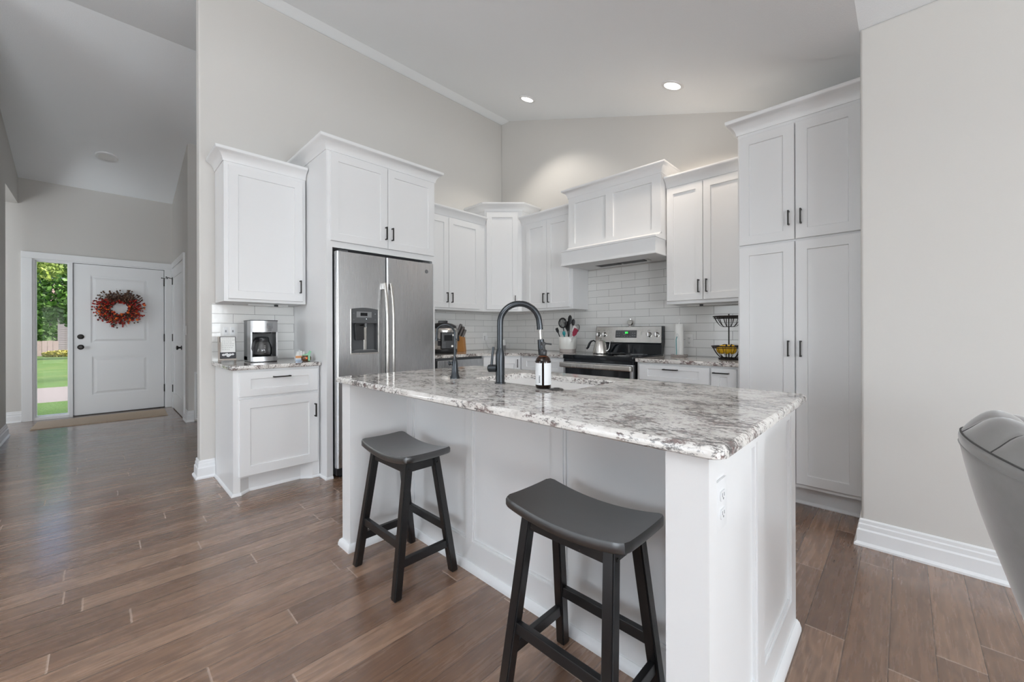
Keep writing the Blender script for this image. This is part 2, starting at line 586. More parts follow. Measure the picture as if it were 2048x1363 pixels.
    def sweep(s, path, prof, z=0.0, closed_ends=True):
        """moulding: profile (out, z) mitred along a 2-D path; out is to the right of the walking direction"""
        P = [Vector(p) for p in path]
        n = len(P)
        cols = []
        for i in range(n):
            din = (P[i] - P[i - 1]).normalized() if i else None
            dout = (P[i + 1] - P[i]).normalized() if i < n - 1 else None
            if din is None:
                din = dout
            if dout is None:
                dout = din
            n1 = Vector((din.y, -din.x))
            n2 = Vector((dout.y, -dout.x))
            mt = (n1 + n2)
            mt = mt / max(0.2, mt.dot(n1)) if mt.length > 1e-6 else n1
            cols.append([s.bm.verts.new((P[i].x + mt.x * o, P[i].y + mt.y * o, z + h)) for o, h in prof])
        k = len(prof)
        for A, B in zip(cols, cols[1:]):
            for i in range(k):
                j = (i + 1) % k
                s.bm.faces.new((A[i], B[i], B[j], A[j]))
        if closed_ends:
            s.bm.faces.new(cols[0])
            s.bm.faces.new(cols[-1][::-1])
        return s

    def obj(s, name, mat, parent=None, smooth=None, loc=None):
        bm = s.bm
        bmesh.ops.recalc_face_normals(bm, faces=bm.faces[:])
        me = bpy.data.meshes.new(name)
        bm.to_mesh(me)
        bm.free()
        mats = mat if isinstance(mat, (list, tuple)) else [mat]
        for m_ in mats:
            me.materials.append(m_ if not isinstance(m_, str) else M[m_])
        if smooth:
            me.shade_smooth()
            me.set_sharp_from_angle(angle=radians(smooth))
            for p_ in me.polygons:      # broad flat faces stay flat
                if p_.area > 0.04:
                    p_.use_smooth = False
        o = bpy.data.objects.new(name, me)
        COL.objects.link(o)
        if parent is not None:
            o.parent = parent
        if loc is not None:
            o.location = loc
        return o


def thing(name, label, cat, loc=(0, 0, 0), rz=0.0, group=None):
    o = bpy.data.objects.new(name, None)
    o.empty_display_size = 0.05
    COL.objects.link(o)
    o.location = loc
    o.rotation_euler = (0, 0, rz)
    o['label'] = label
    o['category'] = cat
    if group:
        o['group'] = group
    return o


def tag(o, label, cat, group=None, kind=None):
    o['label'] = label
    o['category'] = cat
    if group:
        o['group'] = group
    if kind:
        o['kind'] = kind
    return o


def struct(o):
    o['kind'] = 'structure'
    return o


def copy_tree(o, parent=None):
    c = o.copy()
    COL.objects.link(c)
    if parent is not None:
        c.parent = parent
    for ch in list(o.children):
        copy_tree(ch, c)
    return c


# ================================================================== THE ROOM
XL = -3.968      # side wall behind the refrigerator
YB = 3.878       # wall behind the stove
XD = -8.168      # front door wall
ZF = 4.0         # flat top of the vault
ZC = 2.765       # low ceiling by the dining side
KX = -0.169      # where the kitchen slope meets the low ceiling


def roofz(x):
    if x < -5.13:
        return 3.155 + (x - XD) * (ZF - 3.155) / (-5.13 - XD)
    if x < -3.82:
        return ZF
    if x < KX:
        return ZF + (x + 3.82) * (ZC - ZF) / (KX + 3.82)
    return ZC


f = MB().box(XD - 0.15, 4.3, -5.1, YB + 0.12, -0.12, 0.0)
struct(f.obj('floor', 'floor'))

xs = [XD - 0.14, XD, -5.13, -3.82, KX, 4.3]
low = [(x, roofz(max(x, XD))) for x in xs]
top = [(x, z + 0.15) for x, z in low][::-1]
struct(MB().prism(low + top, -5.1, YB + 0.12, 'y').obj('ceiling', 'ceil'))

# wall behind the stove (follows the vault)
px = [XD, -5.13, -3.82, KX, 4.3]
poly = [(XD, 0.0)] + [(x, roofz(x)) for x in px] + [(4.3, 0.0)]
struct(MB().prism(poly, YB, YB + 0.12, 'y').obj('wall_back', 'wall'))
# side wall with its free end towards the foyer
struct(MB().box(XL - 0.122, XL, 0.545, YB, 0, ZF, 0.012, 3).obj('wall_left', 'wall', smooth=40))
# return wall right of the pantry
struct(MB().box(-0.165, 4.2, 2.86, YB, 0, ZC, 0.012, 3).obj('wall_right', 'wall', smooth=40))
# front door wall with its opening
dw = MB()
dw.box(XD - 0.14, XD, -2.8, -0.63, 0, 3.155)
dw.box(XD - 0.14, XD, 0.72, YB, 0, 3.155)
dw.box(XD - 0.14, XD, -0.63, 0.72, 2.135, 3.155)
struct(dw.obj('wall_front', 'wall'))
# foyer right wall (closet door), wall beyond it into the hall
fw = MB().prism([(XD, 0), (XD, roofz(XD)), (-6.6, roofz(-6.6)), (-6.6, 0)], 0.79, 0.91, 'y')
struct(fw.obj('wall_foyer', 'wall'))
struct(MB().box(-6.72, -6.6, 0.91, YB, 0, roofz(-6.72)).obj('wall_hall', 'wall'))
# foyer left wall with the cased opening next to the front door
lw = MB()
lw.prism([(-7.16, 0), (-7.16, roofz(-7.16)), (-5.2, roofz(-5.2)), (-5.2, 0)], -0.86, -0.735, 'y')
lw.prism([(XD, 2.82), (XD, roofz(XD)), (-7.16, roofz(-7.16)), (-7.16, 2.82)], -0.86, -0.735, 'y')
struct(lw.obj('wall_side', 'wall'))
# the far side of the house, behind the camera
bw = MB()
for a, b, z0, z1 in ((XD, -4.0, 0, 1), (-1.2, 0.2, 0, 1), (3.0, 4.3, 0, 1)):
    bw.prism([(a, 0), (a, roofz(a)), (b, roofz(b)), (b, 0)] if not (a < KX < b) else
             [(a, 0), (a, roofz(a)), (KX, ZC), (b, ZC), (b, 0)], -5.1, -4.95, 'y')
for a, b in ((-4.0, -1.2), (0.2, 3.0)):
    bw.box(a, b, -5.1, -4.95, 0, 0.48)
    bw.prism([(a, 2.42), (a, roofz(a))] + ([(-3.82, ZF)] if a < -3.82 < b else []) + [(b, roofz(b)), (b, 2.42)], -5.1, -4.95, 'y')
struct(bw.obj('wall_far', 'wall'))
ew = MB()
for a, b, z0, z1 in ((-4.95, -3.2, 0, ZC), (-3.2, -0.8, 2.12, ZC), (-0.8, 0.3, 0, ZC), (0.3, 2.1, 0, 0.75), (0.3, 2.1, 2.15, ZC), (2.1, 2.86, 0, ZC)):
    ew.box(4.12, 4.3, a, b, z0, z1)
struct(ew.obj('wall_dining', 'wall'))
struct(MB().box(XD, -5.2, -2.9, -2.8, 0, roofz(-5.2)).obj('wall_study', 'wall'))
# window frames of those unseen openings
for i, (a, b, z0, z1) in enumerate(((-4.0, -1.2, 0.48, 2.42), (0.2, 3.0, 0.48, 2.42))):
    w = MB()
    w.box(a, b, -5.06, -4.97, z0, z0 + 0.06).box(a, b, -5.06, -4.97, z1 - 0.06, z1)
    for xx in (a + 0.03, (a + b) / 2, b - 0.03):
        w.box(xx - 0.03, xx + 0.03, -5.06, -4.97, z0, z1)
    struct(w.obj('window_%d' % (i + 2), 'trim'))
for i, (a, b, z0, z1) in enumerate(((-3.2, -0.8, 0.0, 2.12), (0.3, 2.1, 0.75, 2.15))):
    w = MB()
    w.box(4.16, 4.25, a, b, z0, z0 + 0.06).box(4.16, 4.25, a, b, z1 - 0.06, z1)
    for yy in (a + 0.03, (a + b) / 2, b - 0.03):
        w.box(4.16, 4.25, yy - 0.03, yy + 0.03, z0, z1)
    struct(w.obj('window_%d' % (i + 4), 'trim'))

# baseboards
BP = [(0.0, 0.0), (0.030, 0.0), (0.030, 0.010), (0.019, 0.022), (0.018, 0.082), (0.012, 0.090), (0.012, 0.112), (0.008, 0.118),
      (0.008, 0.134), (0.004, 0.141), (0.0, 0.141)]
struct(MB().sweep([(-0.165, 3.255), (-0.165, 2.86), (4.12, 2.86)], BP).obj('baseboard_right', 'trim'))
struct(MB().sweep([(XL - 0.122, 2.6), (XL - 0.122, 0.545), (XL, 0.545), (XL, 0.643)], BP).obj('baseboard_left', 'trim'))
struct(MB().sweep([(XD, -2.7), (XD, -0.712)], BP).obj('baseboard_front', 'trim'))
struct(MB().sweep([(-6.83, 0.79), (-6.6, 0.79), (-6.6, 0.848)], BP).obj('baseboard_foyer', 'trim'))
struct(MB().sweep([(-5.2, -0.735), (-7.16, -0.735), (-7.16, -0.86)], BP).obj('baseboard_side', 'trim'))

# ------------------------------------------------------------------ front door, sidelight, casing
cs = MB()
cs.box(XD, XD + 0.022, -0.712, -0.62, 0, 2.128, 0.004).box(XD, XD + 0.022, 0.70, 0.786, 0, 2.128, 0.004)
cs.box(XD, XD + 0.026, -0.712, 0.786, 2.128, 2.212, 0.004)
# jambs
cs.box(XD - 0.14, XD + 0.004, -0.63, -0.60, 0, 2.128).box(XD - 0.14, XD + 0.004, 0.694, 0.72, 0, 2.128)
cs.box(XD - 0.14, XD + 0.004, -0.60, 0.694, 2.114, 2.135)
cs.box(XD - 0.10, XD - 0.062, -0.30, -0.235, 0, 2.128).box(XD - 0.10, XD - 0.062, 0.67, 0.70, 0, 2.128).box(XD - 0.10, XD - 0.062, -0.235, 0.67, 2.095, 2.128)
struct(cs.obj('trim_1', 'trim'))
sl = MB()
sl.box(XD - 0.09, XD - 0.02, -0.60, -0.586, 0.035, 2.114).box(XD - 0.09, XD - 0.02, -0.312, -0.298, 0.035, 2.114)
sl.box(XD - 0.09, XD - 0.02, -0.586, -0.312, 2.094, 2.114).box(XD - 0.09, XD - 0.02, -0.586, -0.312, 0.035, 0.052)
sl.box(XD - 0.13, XD + 0.004, -0.298, -0.262, 0.0, 2.114, 0.003)
sl.box(XD - 0.13, XD + 0.01, -0.60, -0.298, 0.0, 0.035, 0.003)
win = struct(sl.obj('window_1', 'trim'))
MB().box(XD - 0.060, XD - 0.054, -0.588, -0.310, 0.05, 2.096).obj('pane', 'pane', win)


def panel_door(x_back, x_front, y0, y1, z0, z1, panels, rec=0.010):
    """door leaf whose room side is +x, moulded panels sunk into it"""
    b = MB()
    b.box(x_back, x_front - rec, y0, y1, z0, z1)
    ys = sorted(set([y0, y1] + [p[0] for p in panels] + [p[1] for p in panels]))
    zs = sorted(set([z0, z1] + [p[2] for p in panels] + [p[3] for p in panels]))
    for i in range(len(ys) - 1):
        for j in range(len(zs) - 1):
            cy, cz = (ys[i] + ys[i + 1]) / 2, (zs[j] + zs[j + 1]) / 2
            if any(p[0] < cy < p[1] and p[2] < cz < p[3] for p in panels):
                continue
            b.box(x_front - rec, x_front, ys[i], ys[i + 1], zs[j], zs[j + 1])
    for p in panels:   # raised field with a sloped border
        a, c, d, e = p
        m1, m2 = 0.022, 0.05
        vs0 = [(x_front - rec, a + m1, d + m1), (x_front - rec, c - m1, d + m1), (x_front - rec, c - m1, e - m1), (x_front - rec, a + m1, e - m1)]
        vs1 = [(x_front - 0.002, a + m2, d + m2), (x_front - 0.002, c - m2, d + m2), (x_front - 0.002, c - m2, e - m2), (x_front - 0.002, a + m2, e - m2)]
        A = [b.bm.verts.new(v) for v in vs0]
        B = [b.bm.verts.new(v) for v in vs1]
        for i in range(4):
            b.bm.faces.new((A[i], A[(i + 1) % 4], B[(i + 1) % 4], B[i]))
        b.bm.faces.new(B)
        b.bm.faces.new(A[::-1])
    return b


door = struct(panel_door(XD - 0.06, XD - 0.012, -0.252, 0.686, 0.012, 2.108,
                         [(-0.092, 0.512, 1.01, 1.955), (-0.080, 0.508, 0.275, 0.812)]).obj('door_1', M['trim']))
for nm, z in (('deadbolt', 1.097), ('door_knob', 0.952)):
    k = MB()
    k.lathe([(0, 0.0), (0.034, 0.0), (0.034, 0.006), (0.026, 0.010), (0.0, 0.010)], (XD - 0.012, -0.189, z), axis='x')
    if nm == 'deadbolt':
        k.box(XD - 0.003, XD + 0.014, -0.205, -0.173, z - 0.005, z + 0.005, 0.003)
    else:
        k.lathe([(0.009, 0.008), (0.010, 0.03), (0.026, 0.040), (0.028, 0.052), (0.018, 0.062), (0, 0.063)], (XD - 0.012, -0.189, z), axis='x')
    k.obj(nm, 'bronze', door, 40)
for z in (0.25, 1.02, 1.87):
    MB().box(XD - 0.012, XD + 0.004, 0.684, 0.698, z, z + 0.105, 0.002).cyl((XD + 0.004, 0.69, z - 0.006), (XD + 0.004, 0.69, z + 0.111), 0.006, seg=10).obj('hinge', 'bronze', door)
MB().cyl((XD + 0.006, 0.69, 1.985), (XD + 0.045, 0.66, 1.985), 0.004, seg=8).cyl((XD + 0.006, 0.69, 1.985), (XD + 0.035, 0.725, 1.985), 0.004, seg=8).sphere((XD + 0.045, 0.66, 1.985), 0.008, 8, 6).sphere((XD + 0.035, 0.725, 1.985), 0.008, 8, 6).obj('hinge_pin_stop', 'bronze', door)
MB().box(XD - 0.10, XD + 0.012, -0.262, 0.694, 0.0, 0.011).obj('threshold', 'bronze', door)

# closet door on the foyer's right wall
ct = MB()
ct.box(-8.075, -7.985, 0.768, 0.79, 0, 2.13, 0.004).box(-6.92, -6.83, 0.768, 0.79, 0, 2.13, 0.004).box(-8.075, -6.83, 0.766, 0.79, 2.13, 2.215, 0.004)
struct(ct.obj('trim_2', 'trim'))
cd2 = MB().box(-7.98, -6.925, 0.782, 0.789, 0.012, 2.125)
for a, b, d, e in ((-7.98, -7.86, 0.012, 2.125), (-7.045, -6.925, 0.012, 2.125), (-7.86, -7.045, 1.98, 2.125), (-7.86, -7.045, 0.85, 1.02), (-7.86, -7.045, 0.012, 0.25)):
    cd2.box(a, b, 0.774, 0.784, d, e)
d2 = struct(cd2.obj('door_2', 'trim'))
MB().lathe([(0, 0), (0.03, 0), (0.03, -0.006), (0.012, -0.012), (0.012, -0.03), (0.028, -0.042), (0.028, -0.056), (0, -0.062)], (-7.03, 0.774, 0.945), axis='y').obj('door_knob', 'bronze', d2, 40)
for z in (0.25, 1.02, 1.88):
    MB().box(-7.99, -7.965, 0.764, 0.776, z, z + 0.11).obj('hinge', 'bronze', d2)
MB().cyl((-7.975, 0.766, 1.97), (-7.99, 0.70, 1.99), 0.005, seg=8).sphere((-7.99, 0.70, 1.99), 0.009, 8, 6).obj('hinge_pin_stop', 'bronze', d2)

sw = thing('switch_plate', 'white switch plate on the foyer wall right of the closet door', 'light switch', (-6.77, 0.79, 1.12))
MB().box(-0.036, 0.036, -0.006, 0, 0, 0.118, 0.002).obj('plate', 'plate', sw)
MB().box(-0.016, 0.016, -0.010, -0.004, 0.026, 0.092, 0.002).obj('rocker', 'plate2', sw)

vg = thing('return_air_grille', 'grey return air grille low on the hall wall end', 'vent', (-6.6, 0.853, 0.0))
MB().box(0, 0.016, 0.0, 0.35, 0.02, 0.64, 0.003).obj('frame', 'trim', vg)
g = MB()
for i in range(28):
    g.box(0.014, 0.022, 0.02, 0.33, 0.045 + i * 0.0205, 0.045 + i * 0.0205 + 0.012)
g.obj('louvre', 'floor_vent', vg)

# door mat
mt = MB().box(-0.30, 0.30, -0.62, 0.62, 0.0, 0.010, 0.003)
mo = mt.obj('door_mat', 'mat', loc=(-7.66, 0.045, 0.0))
mo.rotation_euler = (0, 0, radians(-1.5))
tag(mo, 'long tan woven mat on the floor inside the front door', 'doormat')

# wreath on the front door
random.seed(5)
wr = thing('berry_wreath', 'round wreath of red and brown berries hanging on the white front door', 'wreath', (XD - 0.010, 0.2, 1.505))
ring = MB()
for k in range(7):
    ph = random.random() * 6
    pts = [(0.035 + 0.012 * sin(5 * a + ph), (0.125 + 0.02 * sin(4 * a + ph * 2)) * cos(a), (0.125 + 0.02 * sin(4 * a + ph * 2)) * sin(a))
           for a in [2 * pi * i / 48 for i in range(48)]]
    ring.tube(pts, 0.006, 6, closed=True)
ring.obj('vine_ring', 'twig', wr, 60)
tw = MB()
ends = []
for k in range(640):
    a = random.random() * 2 * pi
    r1 = (random.uniform(0.15, 0.285) if k % 2 else random.uniform(0.135, 0.23)) if random.random() > 0.16 else random.uniform(0.085, 0.11)
    r0 = 0.13
    a2 = a + random.uniform(-0.25, 0.45)
    p0 = Vector((0.03, r0 * cos(a), r0 * sin(a)))
    p1 = Vector((random.uniform(0.03, 0.085), r1 * cos(a2), r1 * sin(a2)))
    tw.cyl(p0, p1, 0.0022, 0.0014, 5, cap=False)
    ends.append((p1, a2, r1))
for k in range(90):
    a = random.random() * 2 * pi
    r1 = random.uniform(0.2, 0.30)
    tw.cyl((0.03, 0.14 * cos(a), 0.14 * sin(a)), (random.uniform(0.02, 0.07), r1 * cos(a + 0.2), r1 * sin(a + 0.2)), 0.0016, 0.0008, 4, cap=False)
tws = tw.obj('twigs', 'twig', wr)
tws['kind'] = 'stuff'
bmesh_cache = {}
for nm, mt_, rad in (('red', 'berry_red', 0.011), ('dark', 'berry_dark', 0.010), ('brown', 'berry_brown', 0.011), ('orange', 'berry_orange', 0.017)):
    o = MB().sphere((0, 0, 0), rad, 8, 6).obj('berry', mt_, wr, 80)
    bmesh_cache[nm] = o
ends.sort(key=lambda e: -e[0].x)


def berry_kind(p, a):
    hz = p.z / 0.28
    q = random.random()
    if hz > 0.45:
        return 'brown' if q < 0.72 else 'dark'
    if q < 0.52:
        return 'red'
    if q < 0.74:
        return 'dark'
    if q < 0.86:
        return 'brown'
    return 'orange' if hz < 0.2 else 'red'


used = set()
rest = {k: MB() for k in bmesh_cache}
for i, (p, a, r) in enumerate(ends):
    kd = berry_kind(p, a)
    if i < 100:
        src = bmesh_cache[kd]
        o = src if kd not in used else src.copy()
        if kd in used:
            COL.objects.link(o)
            o.parent = wr
        used.add(kd)
        o.location = p
    else:
        rest[kd].sphere(p, 0.0105, 7, 5)
        if random.random() < 0.5:
            rest[kd].sphere(p * 0.9 + Vector((0.012, 0.006, -0.004)), 0.0095, 7, 5)
for kd in bmesh_cache:
    if kd not in used:
        bpy.data.objects.remove(bmesh_cache[kd], do_unlink=True)
for kd, b in rest.items():
    o = b.obj('small_berries', 'berry_' + kd, wr, 80)
    o['kind'] = 'stuff'

# foyer ceiling light (unlit disc)
sl_ = math.atan2(ZF - 3.155, -5.13 - XD)
fl = thing('ceiling_disc_light', 'unlit white disc light on the sloped foyer ceiling', 'ceiling light', (-7.29, 0.062, roofz(-7.29)))
fl.rotation_euler = (0, -sl_, 0)
MB().lathe([(0.075, -0.014), (0.10, -0.014), (0.108, -0.004), (0.108, 0.0), (0.0, 0.0)], seg=32).obj('trim_ring', 'trim', fl, 40)
MB().lathe([(0.0, -0.010), (0.076, -0.010), (0.076, -0.002), (0, -0.002)], seg=32).obj('lens', 'lens_off', fl, 40)

# recessed kitchen lights on the slope
sk = math.atan2(ZC - ZF, KX + 3.82)
for i, (x, y, lb) in enumerate(((-2.962, 3.29, 'lit round recessed ceiling light nearer the room corner, above the left of the range hood'),
                                (-1.354, 3.285, 'lit round recessed ceiling light further right, between range hood and tall pantry'))):
    z = roofz(x)
    t = thing('recessed_light', lb, 'ceiling light', (x, y, z), group='lit recessed lights in the kitchen ceiling')
    t.rotation_euler = (0, -sk, 0)
    MB().lathe([(0.062, -0.002), (0.066, -0.008), (0.088, -0.006), (0.092, 0.0), (0.062, 0.0)], seg=32).obj('trim_ring', 'trim', t, 40)
    MB().lathe([(0.0, -0.006), (0.064, -0.006), (0.064, -0.001), (0, -0.001)], seg=32).obj('lens', 'lamp', t, 40)
    light('recessed_lamp', 'SPOT', (x, y, z - 0.03), 33 if i == 0 else 38, (1.0, 0.86, 0.72) if i else (1.0, 0.93, 0.84), (0, 0, -1), spot_size=radians(118), spot_blend=0.5, shadow_soft_size=0.06)

# ================================================================== CABINETRY
def pull(b_name, parent, p0, p1, out):
    """bar pull from p0 to p1 (points on the door face), standing off along out"""
    p0, p1, out = Vector(p0), Vector(p1), Vector(out)
    so = out * 0.028
    d = (p1 - p0).normalized()
    h = MB()
    a, b = p0 + so, p1 + so
    side = d.cross(out).normalized()
    def bar(q0, q1, w, t):
        ax = (q1 - q0).normalized()
        s1 = out if abs(ax.dot(out)) < 0.5 else d
        s2 = ax.cross(s1).normalized()
        vs_ = []
        for q in (q0, q1):
            for i, j in ((-1, -1), (1, -1), (1, 1), (-1, 1)):
                vs_.append(h.bm.verts.new(q + s1 * t / 2 * i + s2 * w / 2 * j))
        for fc in ((0, 1, 2, 3), (7, 6, 5, 4), (0, 4, 5, 1), (1, 5, 6, 2), (2, 6, 7, 3), (3, 7, 4, 0)):
            h.bm.faces.new([vs_[k] for k in fc])
    bar(a, b, 0.009, 0.008)
    for q in (p0 + d * 0.005, p1 - d * 0.005):
        bar(q, q + so, 0.009, 0.009)
    return h.obj(b_name, 'bronze', parent)


def shaker(parent, name, x0, x1, z0, z1, handle=None, th=0.02, rail=0.062, yf=0.0, rt=None):
    """shaker front in the cabinet frame: front towards -y; handle = ('v', x, za, zb) or ('h', xa, xb, z)"""
    b = MB()
    y = yf - th
    rt = rail if rt is None else rt
    ch = 0.0025
    rec = 0.009
    O = [(x0 + ch, z0 + ch), (x1 - ch, z0 + ch), (x1 - ch, z1 - ch), (x0 + ch, z1 - ch)]
    E = [(x0, z0), (x1, z0), (x1, z1), (x0, z1)]
    I = [(x0 + rail, z0 + rt), (x1 - rail, z0 + rt), (x1 - rail, z1 - rt), (x0 + rail, z1 - rt)]
    J = [(x0 + rail + 0.003, z0 + rt + 0.003), (x1 - rail - 0.003, z0 + rt + 0.003), (x1 - rail - 0.003, z1 - rt - 0.003), (x0 + rail + 0.003, z1 - rt - 0.003)]
    def ring(pts, yy):
        return [b.bm.verts.new((px_, yy, pz)) for px_, pz in pts]
    loops = [ring(E, yf), ring(E, y + ch), ring(O, y), ring(I, y), ring(J, y + rec)]
    for A, B in zip(loops, loops[1:]):
        for i in range(4):
            b.bm.faces.new((A[i], A[(i + 1) % 4], B[(i + 1) % 4], B[i]))
    b.bm.faces.new(loops[-1])
    b.bm.faces.new(loops[0][::-1])
    d = b.obj(name, 'cab', parent)
    if handle:
        if handle[0] == 'v':
            pull('handle', d, (handle[1], y, handle[2]), (handle[1], y, handle[3]), (0, -1, 0))
        else:
            pull('handle', d, (handle[1], y, handle[3]), (handle[2], y, handle[3]), (0, -1, 0))
    return d


CROWN = [(0.0, 0.0), (0.006, 0.0), (0.008, 0.010), (0.013, 0.028), (0.024, 0.047), (0.040, 0.061), (0.053, 0.068), (0.058, 0.072),
         (0.060, 0.080), (0.060, 0.090), (0.0, 0.090)]


def crown(parent, path, z, sc=1.0):
    return MB().sweep(path, [(o * sc, h * sc) for o, h in CROWN], z).obj('crown_molding', 'cab', parent, 40)


SHOE = [(0, 0), (0.013, 0), (0.013, 0.006), (0.009, 0.014), (0.003, 0.019), (0, 0.019)]

# --- coffee nook wall cabinet  (side wall frame: local x = world +y, local -y = world +x)
c = thing('wall_cabinet', 'single door white wall cabinet above the coffee maker', 'cabinet', (-3.64, 0.647, 0), R90)
MB().box(0, 0.573, 0, 0.322, 1.385, 2.44).obj('carcass', 'cab', c)
shaker(c, 'door', 0.026, 0.547, 1.405, 2.41, ('v', 0.523, 1.473, 1.58))
crown(c, [(0, 0.322), (0, 0), (0.575, 0)], 2.437)
# --- coffee nook base cabinet
c = thing('base_cabinet', 'white base cabinet with one drawer and one door under the coffee maker', 'cabinet', (-3.35, 0.645, 0), R90)
MB().prism([(0, 0), (0.578, 0), (0.578, 0.612), (0, 0.612)], 0.118, 0.882).obj('carcass', 'cab', c)
tk = [(0, 0), (0.042, 0), (0.105, 0.055), (0.455, 0.055), (0.525, 0), (0.578, 0), (0.578, 0.612), (0, 0.612)]
MB().prism(tk, 0.0, 0.118).obj('toe_kick', 'cab', c)
MB().sweep([(0, 0.60), (0, 0), (0.042, 0), (0.105, 0.055), (0.455, 0.055), (0.525, 0), (0.578, 0)], SHOE).obj('shoe_molding', 'trim', c)
shaker(c, 'drawer', 0.034, 0.562, 0.692, 0.866, ('h', 0.243, 0.36, 0.822), rail=0.07, rt=0.05)
shaker(c, 'door', 0.034, 0.562, 0.13, 0.674, ('v', 0.538, 0.487, 0.59), rail=0.066)
# --- its counter
ob = MB().box(XL + 0.001, -3.315, 0.622, 1.226, 0.884, 0.914, 0.010, 3).obj('coffee_countertop', 'granite', smooth=40)
tag(ob, 'small granite countertop under the coffee maker', 'countertop')

# --- refrigerator surround
c = thing('refrigerator_cabinet', 'tall white two door cabinet boxed around the refrigerator', 'cabinet', (-3.215, 1.23, 0), R90)
DPT = 0.752
MB().box(0, 0.028, 0, DPT, 0, 2.575).obj('side_panel', 'cab', c)
MB().box(0.980, 1.008, 0, DPT, 0, 2.575).obj('side_panel', 'cab', c)
k = MB().box(0.028, 0.980, 0, DPT, 1.818, 2.575)
k.box(0.028, 0.046, 0, 0.02, 0, 1.818)
k.obj('carcass', 'cab', c)
shaker(c, 'door', 0.026, 0.511, 1.867, 2.56, ('v', 0.489, 1.94, 2.05))
shaker(c, 'door', 0.515, 0.99, 1.867, 2.56, ('v', 0.549, 1.94, 2.05))
crown(c, [(0, DPT), (0, 0), (1.008, 0), (1.008, DPT)], 2.572, 1.08)
MB().sweep([(0.0, 0.135), (0, 0), (0.046, 0)], SHOE).obj('shoe_molding', 'trim', c)

# --- wall cabinet between refrigerator and corner
c = thing('wall_cabinet', 'two door white wall cabinet between the refrigerator and the corner cabinet', 'cabinet', (-3.64, 2.24, 0), R90)
MB().box(0, 1.02, 0, 0.322, 1.395, 2.44).obj('carcass', 'cab', c)
shaker(c, 'door', 0.022, 0.469, 1.417, 2.42, ('v', 0.438, 1.475, 1.585))
shaker(c, 'door', 0.473, 0.925, 1.417, 2.42, ('v', 0.505, 1.475, 1.585))
crown(c, [(0, 0), (1.02, 0)], 2.436)

# --- diagonal corner wall cabinet
A0, A1 = (-3.64, 3.262), (-3.318, 3.584)
c = thing('corner_wall_cabinet', 'tallest of the corner cabinets, white with one door set diagonally in the corner', 'cabinet', (A0[0], A0[1], 0), radians(45))
def dl(x, y):
    dx, dy = x - A0[0], y - A0[1]
    return (dx * cos(pi / 4) + dy * sin(pi / 4), -dx * sin(pi / 4) + dy * cos(pi / 4))
DW = dl(*A1)[0]
pl = [dl(*A0), dl(*A1), dl(-3.318, YB - 0.002), dl(XL + 0.002, YB - 0.002), dl(XL + 0.002, 3.262)]
MB().prism(pl, 1.395, 2.62).obj('carcass', 'cab', c)
shaker(c, 'door', 0.022, DW - 0.055, 1.417, 2.595, ('v', DW - 0.085, 1.475, 1.585))
crown(c, [dl(XL + 0.01, 3.262), dl(*A0), dl(*A1), dl(-3.318, YB - 0.01)], 2.612)

# --- wall cabinet left of the hood
YU = 3.578
c = thing('wall_cabinet', 'two door white wall cabinet between the corner cabinet and the range hood', 'cabinet', (-3.316, YU, 0))
MB().box(0, 0.752, 0, 0.296, 1.395, 2.44).obj('carcass', 'cab', c)
shaker(c, 'door', 0.082, 0.398, 1.417, 2.42, ('v', 0.366, 1.478, 1.588), rail=0.058)
shaker(c, 'door', 0.402, 0.716, 1.417, 2.42, ('v', 0.434, 1.478, 1.588), rail=0.058)
crown(c, [(0.0, 0), (0.752, 0)], 2.436)

# --- wall cabinet right of the hood
c = thing('wall_cabinet', 'two door white wall cabinet between the range hood and the tall pantry', 'cabinet', (-1.534, YU, 0))
MB().box(0, 0.682, 0, 0.296, 1.39, 2.44).obj('carcass', 'cab', c)
shaker(c, 'door', 0.010, 0.318, 1.417, 2.425, ('v', 0.288, 1.478, 1.588), rail=0.058)
shaker(c, 'door', 0.322, 0.662, 1.417, 2.425, ('v', 0.352, 1.478, 1.588), rail=0.058)
crown(c, [(0.0, 0), (0.682, 0)], 2.436)
# slim under-cabinet light bars
for x, y, rz, lb in ((-1.40, 3.77, 0, 'slim white light bar under the wall cabinet right of the range hood'),
                     (-3.87, 0.95, R90, 'slim white light bar under the cabinet above the coffee maker')):
    t = thing('under_cabinet_light', lb, 'light', (x, y, 1.377 if rz == 0 else 1.372), rz)
    MB().box(-0.10 if rz else -0.02, 0.2 if rz else 0.5, -0.012, 0.012, 0, 0.013, 0.003).obj('bar', 'plate', t)
    MB().box(0.09, 0.12, -0.018, -0.010, -0.004, 0.012, 0.002).obj('switch', 'black_plastic', t)

# --- range hood
HX0, HX1 = -2.549, -1.537
c = thing('range_hood', 'white paneled wooden range hood above the stove', 'range hood', (HX0, 3.47, 0))
HW = HX1 - HX0
b = MB().box(0.006, HW, 0.014, 0.406, 1.985, 2.565)
fr = [(0.006, 0.085, 2.02, 2.565), (0.455, 0.535, 2.02, 2.565), (HW - 0.085, HW, 2.02, 2.565), (0.085, 0.455, 2.488, 2.565), (0.535, HW - 0.085, 2.488, 2.565),
      (0.085, 0.455, 2.02, 2.068), (0.535, HW - 0.085, 2.02, 2.068)]
for q in fr:
    b.box(q[0], q[1], 0.0, 0.014, q[2], q[3])
b.obj('hood_box', 'cab', c)
crown(c, [(0.006, 0.40), (0.006, 0.0), (HW, 0.0), (HW, 0.40)], 2.553, 0.95)
b = MB().box(0, HW, -0.115, 0.406, 1.842, 1.972)
b.box(-0.008, HW + 0.008, -0.124, 0.10, 1.968, 1.986, 0.003)
b.prism([(-0.124, 1.986), (-0.04, 2.004), (0.0, 2.03), (0.014, 2.03), (0.014, 1.986)], 0.0, HW, 'x')
